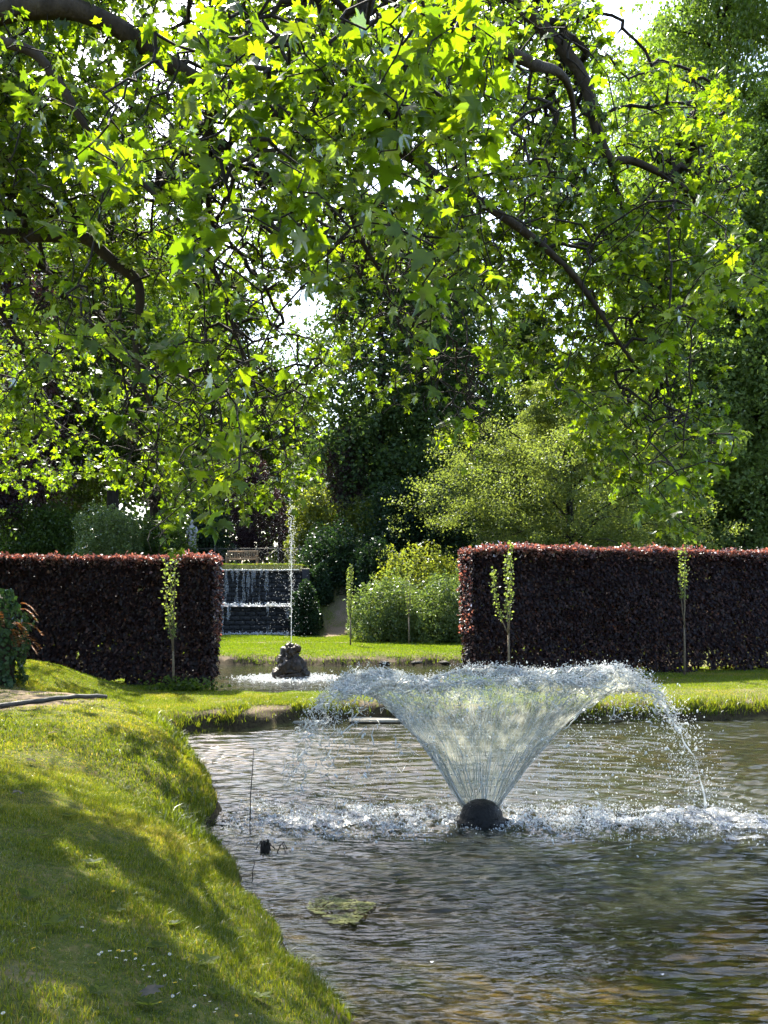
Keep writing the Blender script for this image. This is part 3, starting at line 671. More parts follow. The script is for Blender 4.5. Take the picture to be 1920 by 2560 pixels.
    for kq in range(3):          # flat, curled and bent blades
        ii = np.where(np.arange(m) % 3 == kq)[0]; tv = PLEAF[0].copy()
        if kq == 1: tv[:, 2] -= 0.35*(tv[:, 1]-.3)**2*np.sign(tv[:, 1]-.3)+.25*np.abs(tv[:, 0])**1.5; tv[:, 0] *= .9
        if kq == 2: tv[:, 2] += 0.30*tv[:, 0]*tv[:, 1]-.15*tv[:, 0]; tv[:, 0] *= 1.12; tv[:, 1] *= .92
        v, f = scatter(tv, PLEAF[1], pos[ii], nrm[ii], tip[ii], np.stack([sz, sz, sz*rng.uniform(0.4, 2.0, m)], 1)[ii]); vs_.append(v); fs_.append(f+n0); n0 += len(v)
    v = np.concatenate(vs_); f = np.concatenate(fs_)
    var = np.repeat(np.clip(rng.normal(0.5, 0.26, m), 0, 1), len(PLEAF[0]))
    mesh_np('foliage', v-base, f, M['plane_leaf'], root, False, var)
    print('plane leaves', m, 'nodes', n)
    # seed balls on threads
    iv, if_ = ico(2); first = None
    for k in range(46):
        j = tips[random.randrange(len(tips))]; p = N[j]+np.array([random.gauss(0, .02), random.gauss(0, .02), -0.08])
        if p[1] > 12 or p[2] > 8: continue
        if first is None:
            b = MB(); b.add(iv*0.016*(1+0.08*vnoise(iv*9, 3))[:, None], [if_]); b.tube([[0, 0, 0.012], [0.004, 0, 0.05], [0, 0, 0.10]], 0.0014, 4)
            o = first = b.build('seed_ball', M['fruit'], root, True)
        else: o = first.copy(); COL.objects.link(o); o.parent = root
        o.location = tuple(p-base); o.scale = (random.uniform(.85, 1.2),)*3
plane_tree()

# ------------------------------------------------------------------ beech hedges
def hedge(name, label, A, B, z0, z1, thick, n, seed, zr=None):
    A = np.array(A, float); B = np.array(B, float); L = np.linalg.norm(B-A); dx = (B-A)/L; nx = np.array([dx[1], -dx[0]])   # nx faces the viewer
    mid = (A+B)/2; root = empty(name, (mid[0], mid[1], z0)); base = np.array([mid[0], mid[1], z0])
    tag(root, label, 'hedge', 'clipped copper beech hedges beside the upper pond')
    hgt = z1-z0
    # stems
    b = MB()
    for s in np.arange(0.25, L, 0.42):
        q = A+dx*s+nx*random.gauss(0, 0.1); zb = H(np.array([q[0]]), np.array([q[1]]))[0]-0.05
        pts = [np.array([q[0]+random.gauss(0, .03)*k, q[1]+random.gauss(0, .03)*k, zb+(z1-0.35-zb)*k/4]) for k in range(5)]
        b.tube(np.array(pts)-base, np.linspace(0.035, 0.01, 5), 5)
        for _ in range(9):
            k = random.uniform(0.1, 0.95); p0 = np.array(pts[0])+(np.array(pts[-1])-pts[0])*k; a = random.uniform(0, 6.28)
            p1 = p0+np.array([math.cos(a)*0.4, math.sin(a)*0.35, 0.25]); b.tube(np.array([p0, (p0+p1)/2+[0, 0, .03], p1])-base, [0.011, 0.008, 0.004], 4)
    b.build('stems', M['bark_dark'], root, True)
    s = rng.uniform(0, L, n); t = rng.uniform(0, 1, n)**0.85; t = t*(1+0.03*fbm(np.stack([s*0.8, s*0, s*0], 1), seed+9, 4)); face = rng.choice(4, n, p=[0.50, 0.16, 0.10, 0.24])
    dep = np.abs(rng.normal(0, 0.09, n)); hfr = t*hgt
    w = np.where(face == 0, thick/2-dep, np.where(face == 1, -thick/2+dep, rng.uniform(-thick/2, thick/2, n)))
    endc = face == 2; s = np.where(endc, np.where(rng.uniform(0, 1, n) < .5, dep, L-dep), s)
    w = np.where(face == 3, rng.uniform(-thick/2, thick/2, n), w)
    bul = 0.17*fbm(np.stack([s*0.8, hfr*0.8, w*0+seed], 1), seed, 3)
    w = w+np.sign(w+1e-6)*bul; s2 = s+np.where(endc, np.sign(s-L/2)*bul, 0)
    hole = fbm(np.stack([s*2.1, hfr*2.6, w*0.4], 1), seed+5, 3)
    keep = hole > -0.62+0.42*np.exp(-hfr/0.55)
    p = np.stack([A[0]+dx[0]*s2+nx[0]*w, A[1]+dx[1]*s2+nx[1]*w, z0+hfr], 1)
    gz = H(p[:, 0], p[:, 1]); keep &= p[:, 2] > gz+0.02
    p, face, w, s_, hfr = p[keep], face[keep], w[keep], s[keep], hfr[keep]; m = len(p)
    ow = np.zeros((m, 3)); ow[:, 0] = nx[0]*np.sign(w); ow[:, 1] = nx[1]*np.sign(w)
    e_ = face == 2; ow[e_, 0] = dx[0]*np.sign(s_[e_]-L/2); ow[e_, 1] = dx[1]*np.sign(s_[e_]-L/2)
    nrm = unit(ow*0.8+np.array([0, 0, 0.55])+rdir(m)*0.6); tip = unit(ow*0.6+np.array([0, 0, -0.6])+rdir(m)*0.5)
    sz = rng.uniform(0.06, 0.115, m)
    v, f = scatter(LEAF6[0], LEAF6[1], p, nrm, tip, sz)
    mesh_np('foliage', v-base, f, M['hedge'], root, False, np.repeat(rng.uniform(0, 1, m)**1.3, 7))
    # red new shoots on top and on the sunlit end
    k = int(L*2300); s = rng.uniform(-0.05, L+0.05, k); w = rng.uniform(-thick/2-0.05, thick/2+0.05, k)
    zt = z1+0.10*fbm(np.stack([s*0.8, w, s*0], 1), seed+9, 4)+np.abs(rng.normal(0, 0.07, k))*(0.6+0.8*np.clip(vnoise(np.stack([s*2.5, w*2, s*0], 1), seed+11), 0, 1))-0.07
    p = np.stack([A[0]+dx[0]*s+nx[0]*w, A[1]+dx[1]*s+nx[1]*w, zt], 1)
    # spill over the upper front edge
    k2 = int(L*170); s = rng.uniform(-0.05, L+0.05, k2); q = np.stack([A[0]+dx[0]*s+nx[0]*(thick/2+0.07), A[1]+dx[1]*s+nx[1]*(thick/2+0.07), z1-np.abs(rng.normal(0, 0.12, k2))], 1)
    k3 = 900; hh = rng.uniform(0.2, 1, k3)**0.7*hgt; ee = np.where(rng.uniform(0, 1, k3) < .5, -0.06, L+0.06); ww = rng.uniform(-thick/2, thick/2, k3)
    q2 = np.stack([A[0]+dx[0]*ee+nx[0]*ww, A[1]+dx[1]*ee+nx[1]*ww, z0+hh], 1)
    p = np.concatenate([p, q, q2]); m = len(p)
    nrm = unit(np.array([0, 0, 0.5])+rdir(m)*0.8); tip = unit(np.array([0, -0.2, 0.5])+rdir(m)*0.8)
    v, f = scatter(LEAF6[0], LEAF6[1], p, nrm, tip, rng.uniform(0.05, 0.10, m))
    mesh_np('new_shoots', v-base, f, M['hedge_new'], root, False, np.repeat(rng.uniform(0, 1, m), 7))
hedge('beech_hedge', 'clipped dark copper beech hedge left of the cascade, by the path', (-11.5, 22.35), (-4.05, 22.05), 0.40, 3.42, 1.0, 62000, 3)
hedge('beech_hedge', 'long clipped purple beech hedge with red tips right of the pond fountain', (2.18, 24.0), (14.5, 27.4), 0.42, 3.72, 1.0, 105000, 9)

# ------------------------------------------------------------------ saplings
def sapling(label, x, y, h, seed, leafy=1.0, spread=0.32, fork=0.32, nl=420, low=0.36, lean=0.0):
    rs = random.Random(seed); z = H(np.array([x]), np.array([y]))[0]
    root = empty('sapling', (x, y, z)); tag(root, label, 'sapling', 'slender saplings planted on the lawns')
    b = MB(); fz = h*fork
    b.tube([[0, 0, -0.05], [0.01, 0, fz*0.5], [0.0+lean*fz, 0.01, fz]], [0.034, 0.027, 0.023], 7); b.build('trunk', M['sap_bark'], root, True)
    br = MB(); pts = []
    nb = rs.randint(3, 5)
    for k in range(nb):
        a = k*6.283/nb+rs.uniform(-.4, .4); sp = spread*rs.uniform(0.55, 1.1)*(0.25 if k == 0 else 1); top = h*(1.0 if k == 0 else rs.uniform(0.72, 0.95))
        q = []
        for i in range(9):
            t = i/8; rr = sp*(1-(1-t)**2.2)
            q.append([lean*fz+math.cos(a)*rr+rs.gauss(0, .008), math.sin(a)*rr+rs.gauss(0, .008), fz*(0.95)+(top-fz)*t])
        br.tube(q, np.linspace(0.016, 0.004, 9), 5); q = np.array(q)
        s = np.linspace(0, 8, 70); pts.append(np.stack([np.interp(s, np.arange(9), q[:, c]) for c in range(3)], 1))
    br.build('branches', M['sap_bark'], root, True)
    pts = np.concatenate(pts); pts = pts[pts[:, 2] > h*low]
    i = rng.integers(0, len(pts), int(nl*leafy*0.72)); m = len(i)
    p = pts[i]+rng.normal(0, 0.022, (m, 3))*(1+1.5*(rng.uniform(0, 1, (m, 1)) > .8)); out = unit(rdir(m)*[1, 1, .4]+[0, 0, .5])
    v, f = scatter(LEAF6[0]*[1.3, 1, 1], LEAF6[1], p+out*0.02, rdir(m)+[0, 0, .3], out, rng.uniform(0.04, 0.075, m))
    mesh_np('foliage', v, f, M['sapling_leaf'], root, False, np.repeat(rng.uniform(0, 1, m), 7))
sapling('sapling with narrow pale green crown before the hedge by the path', -4.68, 20.4, 3.15, 1, 1.1, 0.20, 0.29)
sapling('sapling with a broader leafy crown standing behind the pond fountain spray', 2.95, 21.8, 3.35, 2, 1.6, 0.40, 0.36, 420, 0.44)
sapling('nearly bare sapling before the right part of the purple hedge', 7.9, 24.2, 3.55, 3, 0.75, 0.17, 0.37, 420, 0.56)
sapling('young leafy sapling at the left end of the grey-green shrubs', -1.3, 35.6, 3.2, 4, 1.8, 0.2, 0.33, 420, 0.35)
sapling('thin young sapling standing in front of the grey-green shrubs', 0.98, 36.3, 3.4, 5, 0.9, 0.2, 0.33)

# ------------------------------------------------------------------ background trees
def crown_tree(name, h, cw, cb, n, ls, mat, bark, style='broad', seed=1, nl=34, r0=0.35, ntr=1):
    """trunk, limbs and a crown of leaf clumps, base at the origin; cb = height where the crown starts"""
    rs = np.random.default_rng(seed); root = empty(name)
    bt = MB(); trunk = np.array([[0.25*math.sin(k*1.3+seed)*k/8, 0.2*math.cos(k*1.7+seed)*k/8, h*0.92*k/8-(0.2 if k == 0 else 0)] for k in range(9)])
    bt.tube(trunk, r0*np.array([1.35, 1.0, .9, .8, .66, .5, .36, .22, .08]), 9); bt.build('trunk', bark, root, True)
    bl = MB(); clumps = []
    for k in range(nl):
        t = (k+rs.uniform())/nl; zc = cb+(h-cb)*t
        if style == 'cone': rad = cw/2*(1-t)**0.8*(0.75+0.35*rs.uniform())+0.3
        else: rad = cw/2*math.sin(math.pi*min(1, 0.16+0.80*t))**0.75*((0.40+0.72*rs.uniform()) if style == 'tier' else (0.55+0.5*rs.uniform()))
        a = k*2.399+rs.uniform(-.5, .5)
        z0 = max(cb*0.6, zc-rad*(0.35 if style != 'droop' else -0.1)); z0 = min(z0, h*0.9)
        st = np.array([np.interp(z0, trunk[:, 2], trunk[:, 0]), np.interp(z0, trunk[:, 2], trunk[:, 1]), z0])
        en = np.array([math.cos(a)*rad, math.sin(a)*rad, zc-(0.25*rad if style in ('droop', 'cone') else 0)])
        s = np.linspace(0, 1, 6)[:, None]; q = st+(en-st)*s; q[:, 2] += 0.16*rad*np.sin(s[:, 0]*math.pi); q[1:-1] += rs.normal(0, 0.08*rad/3, (4, 3))
        bl.tube(q, np.linspace(r0*0.22, 0.02, 6), 5)
        for u in (0.45, 0.7, 0.88, 1.0):
            c = st+(en-st)*u; c[2] += 0.16*rad*math.sin(u*math.pi)
            clumps.append((c+rs.normal(0, 0.3, 3), (0.55+0.7*u)*rad*0.30+0.35))
    for k in range(int(nl*(0.12 if style == 'tier' else 0.5))):
        t = rs.uniform(); zc = cb+(h-cb)*t; rad = cw/2*math.sin(math.pi*min(1, 0.16+0.80*t))**0.75 if style != 'cone' else cw/2*(1-t)**0.8
        a = rs.uniform(0, 6.28); q = rs.uniform(0.3, 1.0); clumps.append((np.array([math.cos(a)*rad*q, math.sin(a)*rad*q, zc]), 0.25*rad*rs.uniform(.5, 1)+0.4))
    bl.build('branches', bark, root, True)
    cs = np.array([c for c, _ in clumps]); cr = np.array([r for _, r in clumps])
    w = cr**1.8; w /= w.sum(); ci = rs.choice(len(cs), n, p=w)
    # leaves gather in sprays within each clump
    cr = cr*(0.8 if style == 'tier' else 1); nsp = len(cs)*(13 if style == 'tier' else 22); sc_i = rs.integers(0, len(cs), nsp); sp = rs.normal(0, 0.55, (nsp, 3))
    si = rs.integers(0, nsp, n); ci = sc_i[si]
    off = sp[si]*cr[ci][:, None]*([1.25, 1.25, 0.30] if style == 'tier' else [1, 1, 0.55])
    if style == 'tier': off[:, 2] -= 0.35*np.hypot(off[:, 0], off[:, 1])
    if style in ('droop', 'cone'):
        L = np.abs(rs.normal(0, 1, n))*(0.55 if style == 'droop' else 0.4); loc = rs.normal(0, 0.10, (n, 3)); loc[:, 2] -= L
    else: loc = rs.normal(0, 0.16, (n, 3))*[1.25, 1.25, .8]
    p = cs[ci]+off+loc*np.clip(cr[ci][:, None], .5, 1.4)
    p = p[p[:, 2] > 0.2]; m = len(p)
    nr = unit(rs.normal(size=(m, 3))*0.8+[0, 0, 0.6]); tp = unit(rs.normal(size=(m, 3))*0.7+[0, 0, -0.7])
    v, f = scatter(LEAF4[0]*[1.15, 1, 1], LEAF4[1], p, nr, tp, rs.uniform(0.65, 1.35, m)*ls)
    mesh_np('crown', v, f, mat, root, False, np.repeat(np.clip(rs.normal(.5, .25, m), 0, 1), 4))
    return root

def copy_tree(src, loc, rz, sc, label, cat='tree', group=None):
    r = src.copy(); COL.objects.link(r); r.location = loc; r.rotation_euler = (0, 0, rz); r.scale = (sc[0], sc[0], sc[1])
    for ch in src.children:
        c = ch.copy(); COL.objects.link(c); c.parent = r
    tag(r, label, cat, group); return r

def gz(x, y): return float(H(np.array([x]), np.array([y]))[0])-0.05
def put(root, xd, Y, rz, sc, label, cat='tree', group=None, dup=True):
    x = (xd*S_-960)/FPX*Y; loc = (x, Y, gz(x, Y))
    if dup: return copy_tree(root, loc, rz, sc, label, cat, group)
    root.location = loc; root.rotation_euler = (0, 0, rz); root.scale = (sc[0], sc[0], sc[1]); tag(root, label, cat, group); return root

GB = 'woodland trees behind the gardens'
broad = crown_tree('broadleaf_tree', 20, 12, 5.0, 46000, 0.23, M['tree_mid'], M['bark_dark'], 'broad', 3, 44, 0.42)
put(broad, 85, 64, 0.3, (1.0, 1.2), 'broadleaf tree leftmost of the dark wood above the path hedge', group=GB, dup=False)
put(broad, 245, 60, 1.7, (0.95, 1.15), 'broadleaf tree with thick dark trunk behind the pale shrub', group=GB)
put(broad, 335, 72, 2.9, (1.1, 1.3), 'broadleaf tree with slim trunk behind the marble statue', group=GB)
put(broad, 470, 78, 4.1, (1.15, 1.25), 'broadleaf tree far behind the wooden bench', group=GB)
put(broad, 150, 82, 5.0, (1.1, 1.1), 'tall broadleaf tree deep in the left wood', group=GB)
put(broad, 610, 84, 0.9, (1.0, 0.9), 'broadleaf tree far behind the rock fountain jet', group=GB)
dark = crown_tree('weeping_conifer', 25, 11, 1.5, 60000, 0.26, M['tree_dark'], M['bark_dark'], 'droop', 8, 60, 0.5)
put(dark, 820, 60, 0.2, (1.0, 0.98), 'tall dark weeping conifer right of the rock fountain jet', group=GB, dup=False)
put(dark, 960, 64, 2.1, (0.9, 1.05), 'dark weeping conifer just left of the pale spreading tree', group=GB)
put(dark, 1130, 72, 3.3, (1.0, 0.85), 'dark conifer showing above the pale spreading tree', group=GB)
soft = crown_tree('weeping_conifer', 25, 11, 1.5, 60000, 0.26, M['tree_green'], M['bark_dark'], 'droop', 14, 60, 0.5)
put(soft, 1480, 60, 4.4, (1.05, 1.0), 'dark conifer with visible trunk behind the right hedge', group=GB, dup=False)
put(soft, 1625, 56, 5.2, (1.0, 1.0), 'dark conifer at the right edge above the purple hedge', group=GB)
put(soft, 1390, 80, 0.8, (1.0, 1.0), 'distant dark conifer behind the drooping plane boughs', group=GB)
light = crown_tree('spreading_tree', 12.6, 13.0, 0.6, 190000, 0.10, M['tree_pale'], M['bark_dark'], 'tier', 21, 50, 0.3)
put(light, 1225, 44, 0.5, (0.98, 0.96), 'pale green spreading tree rising behind the left end of the purple hedge', dup=False)
tall = crown_tree('tall_tree', 34, 15, 4, 110000, 0.24, M['tree_fresh'], M['bark_dark'], 'broad', 33, 80, 0.55)
put(tall, 1560, 64, 0.0, (1.0, 1.34), 'tall pale green tree reaching the top right corner', group=GB, dup=False)
put(tall, 1700, 56, 2.0, (0.8, 0.86), 'tall pale green tree cut by the right edge', group=GB)
put(tall, 1430, 80, 3.7, (1.05, 1.36), 'tall tree seen behind the upper right plane leaves', group=GB)
put(broad, 0, 21.0, 2.2, (0.42, 0.42), 'small tree added outside the left edge to shade the path', group=GB).location = (-11.6, 20.6, gz(-11.6, 20.6))  # added beyond the frame to throw shade on the path and mound
cop = crown_tree('copper_beech', 18, 10, 2, 40000, 0.22, M['copper'], M['bark_dark'], 'broad', 45, 40, 0.4)
put(cop, 10, 56, 0.0, (0.9, 1.05), 'dark purple copper beech at the left edge', dup=False)
put(cop, 545, 60, 1.1, (0.42, 0.40), 'small purple copper beech behind the wooden bench')
put(cop, 745, 58, 2.7, (0.36, 0.50), 'small purple-leaved tree behind the dark slope shrubs')

# far wood as a mass
def woodland():
    n = 90000; X = rng.uniform(-75, 75, n); top = 17+5*fbm(xy0(X*0.09, X*0), 60, 3); z = 3.5+top*rng.uniform(0, 1, n)**0.8
    Y = 98+rng.normal(0, 3, n)+5*fbm(np.stack([X*0.2, z*0.2, X*0], 1), 61, 3)
    k = fbm(np.stack([X*0.35, z*0.35, Y*0.2], 1), 62, 3) > -0.35; p = np.stack([X, Y, z], 1)[k]; m = len(p)
    v, f = scatter(LEAF4[0]*[1.2, 1, 1], LEAF4[1], p, rdir(m)+[0, 0, .5], rdir(m)+[0, 0, -.6], rng.uniform(0.4, 0.9, m))
    o = mesh_np('far_woodland', v, f, M['tree_mid'], None, False, np.repeat(rng.uniform(0, 1, m), 4))
    tag(o, 'far woodland closing the view behind all the trees', 'woodland', kind='stuff')
woodland()

# ------------------------------------------------------------------ shrubs
def shrub(name, label, x, y, w, d, h, n, ls, mat, seed, group=None, spiky=0.0, z=None, lumps=12):
    rs = np.random.default_rng(seed); z0 = gz(x, y) if z is None else z
    root = empty(name, (x, y, z0)); tag(root, label, 'shrub', group)
    b = MB(); cs = []
    for k in range(lumps):
        a = k*2.399; q = math.sqrt((k+0.5)/lumps); c = np.array([math.cos(a)*q*w*0.36, math.sin(a)*q*d*0.36, h*(0.50+0.22*(1-q*q)+rs.uniform(-.1, .1))])
        cs.append((c, np.array([w*0.19, d*0.19, h*0.34])*rs.uniform(.8, 1.2)))
        b.tube([[c[0]*.15, c[1]*.15, -0.05], [c[0]*.6, c[1]*.6, c[2]*.5], c], [0.05, 0.03, 0.012], 5)
        low = np.array([c[0]*1.15, c[1]*1.15, h*0.25]); cs.append((low, np.array([w*0.17, d*0.17, h*0.26])))
    b.build('stems', M['bark_dark'], root, True)
    C = np.array([c for c, _ in cs]); R = np.array([r for _, r in cs]); i = rs.integers(0, len(C), n)
    u = unit(rs.normal(size=(n, 3))); rr = 1-np.abs(rs.normal(0, 0.16, n)); p = C[i]+u*R[i]*rr[:, None]
    p = p+0.10*h*0.4*np.stack([vnoise(p*2.2, seed+c) for c in range(3)], 1)
    if spiky:
        k = rs.uniform(0, 1, n) < 0.22; top = p[:, 2] > h*0.55; k &= top; nn = k.sum()
        shoot = rs.integers(0, 90, nn); sa = rs.uniform(0, 6.28, 90); sl = rs.uniform(0.3, 1, 90)*spiky
        bi = np.where(top)[0][rs.integers(0, top.sum(), 90)]; t = rs.uniform(0, 1, nn)
        p[k] = p[bi][shoot]+np.stack([np.cos(sa[shoot])*t*sl[shoot]*.45, np.sin(sa[shoot])*t*sl[shoot]*.45, t*sl[shoot]], 1)+rs.normal(0, 0.02, (nn, 3))
    p = p[p[:, 2] > 0.02]; m = len(p)
    nr = unit(rs.normal(size=(m, 3))*.8+[0, 0, .5]); tp = unit(rs.normal(size=(m, 3))*.8+[0, 0, .1])
    v, f = scatter(LEAF4[0], LEAF4[1], p, nr, tp, rs.uniform(.6, 1.4, m)*ls)
    mesh_np('foliage', v, f, mat, root, False, np.repeat(np.clip(rs.normal(.5, .25, m), 0, 1), 4)); return root
GS = 'shrubs on the far lawn'
shrub('shrub', 'rounded grey-green shrub on the far lawn with dark shaded foot, left one', 0.15, 38.6, 3.6, 2.6, 2.65, 16000, 0.10, M['bush_light'], 1, GS, 0.5)
shrub('shrub', 'grey-green shrub against the left end of the purple hedge', 2.6, 37.7, 4.2, 2.6, 2.75, 18000, 0.10, M['bush_light'], 2, GS, 0.6)
shrub('shrub', 'taller yellow-green shrub with arching shoots behind the grey-green shrubs', 2.2, 41.0, 6.0, 2.6, 4.0, 20000, 0.13, M['tree_light'], 3, GS, 1.1)
GD = 'dark evergreen shrubs on the slope by the cascade'
shrub('evergreen_shrub', 'big dark evergreen shrub on the slope right of the cascade', -2.6, 48.6, 4.4, 3, 4.3, 20000, 0.15, M['bush_dark'], 5, GD, 0, 1.7)
shrub('evergreen_shrub', 'dark evergreen shrub between the worn track and the far lawn sapling', -0.3, 46.8, 3.2, 2.5, 2.9, 14000, 0.15, M['bush_dark'], 6, GD)
shrub('evergreen_shrub', 'dark evergreen mass under the weeping conifer', 2.0, 51.5, 6.5, 3, 4.8, 22000, 0.17, M['bush_dark'], 7, GD)
shrub('evergreen_shrub', 'low dark shrub at the right foot of the cascade', -3.6, 44.6, 1.3, 1.2, 1.35, 6000, 0.12, M['bush_dark'], 8, GD)
shrub('evergreen_shrub', 'dark spreading shrub hiding the right end wall of the cascade', -3.75, 43.6, 1.5, 1.0, 2.5, 9000, 0.12, M['bush_dark'], 18, GD, 0, None, 8)
shrub('evergreen_shrub', 'low dark shrub beside the upper end of the cascade wall', -3.3, 46.6, 1.5, 1.3, 1.9, 7000, 0.12, M['bush_dark'], 9, GD)
GP = 'light shrubs at the edge of the wood'
shrub('shrub', 'pale green flowering shrub peeping over the left hedge', -14.8, 50, 4.6, 3, 3.3, 16000, 0.13, M['bush_light'], 11, GP, 0.6)
shrub('shrub', 'mid green shrub peeping over the hedge beside the pale one', -12.2, 51, 3.6, 3, 2.6, 12000, 0.14, M['tree_mid'], 12, GP, 0.4)
shrub('shrub', 'bluish green shrub between statue and wooden bench', -10.6, 55, 3.0, 2.4, 4.4, 12000, 0.15, M['bush_dark'], 13, GP)
shrub('shrub', 'bright green young shrub behind the rock fountain jet', -4.2, 54.5, 3.4, 2.4, 4.4, 11000, 0.17, M['tree_light'], 14, GP, 1.0)
shrub('shrub', 'bright young shrub under the purple-leaved tree', -1.6, 55.5, 2.6, 2.2, 3.9, 9000, 0.17, M['tree_light'], 15, GP, 1.0)
shrub('shrub', 'shady green shrub at the left edge of the wood', -20.5, 55, 6.5, 3, 3.6, 16000, 0.17, M['tree_mid'], 16, GP)

# ------------------------------------------------------------------ ivy stump and edging on the left mound
def ivy():
    x, y = -7.15, 16.9; z = gz(x, y); root = empty('ivy_stump', (x, y, z)); tag(root, 'ivy-covered stump on the grassy mound at the left edge', 'stump')
    b = MB(); b.tube([[0, 0, -.1], [0.05, 0, .6], [0, 0.05, 1.2], [-.1, 0, 1.6]], [0.34, 0.3, 0.27, 0.2], 12); b.build('stump', M['bark_dark'], root, True)
    n = 2600; t = rng.uniform(0, 1.75, n); a = rng.uniform(0, 6.28, n); r = 0.42+0.42*fbm(np.stack([np.cos(a)*2.2, np.sin(a)*2.2, t*2.6], 1), 3, 4)-0.25*np.clip(t-1.2, 0, 1)+0.18*np.exp(-t*2)
    p = np.stack([np.cos(a)*r, np.sin(a)*r, t], 1); o = np.stack([np.cos(a), np.sin(a), a*0+.2], 1)
    v, f = scatter(LEAF6[0]*[1.5, 1, 1], LEAF6[1], p, o+rdir(n)*.5, np.array([0, 0, -1.])+rdir(n)*.5, rng.uniform(.05, .09, n)); mesh_np('ivy', v, f, M['ivy'], root, False, np.repeat(rng.uniform(0, 1, n), 7))
    ps, ds = [], []
    for k in range(9):
        a = random.uniform(-1.2, 0.6); z0 = random.uniform(0.75, 1.5); L = random.uniform(.25, .45)
        for t in np.linspace(0.1, 1, 26):
            c = np.array([math.cos(a)*(0.4+L*t), math.sin(a)*(0.4+L*t), z0+0.12*t-0.35*t*t])
            for s in (-1, 1):
                ps.append(c); ds.append([-math.sin(a)*s+math.cos(a)*.5, math.cos(a)*s+math.sin(a)*.5, -.25])
    m = len(ps); v, f = scatter(LEAF4[0]*[.5, 1, 1], LEAF4[1], np.array(ps), np.tile([0, 0, 1.], (m, 1))+rdir(m)*.2, np.array(ds), np.full(m, .09))
    mesh_np('fronds', v, f, M['fern_orange'], root, False, np.repeat(rng.uniform(0, 1, m), 4))
ivy()

def edging():
    pts = [];
    for t in np.linspace(0, 1, 14):
        x = -5.6+1.25*t; y = 12.1+2.3*t; pts.append([x, y, gz(x, y)+0.085+0.006*math.sin(t*9)])
    root = MB(); root.tube(pts, 0.035, 8); o = root.build('edging_pipe', M['pipe'], None, True); tag(o, 'long grey edging pipe lying along the earth path', 'pipe')
edging()

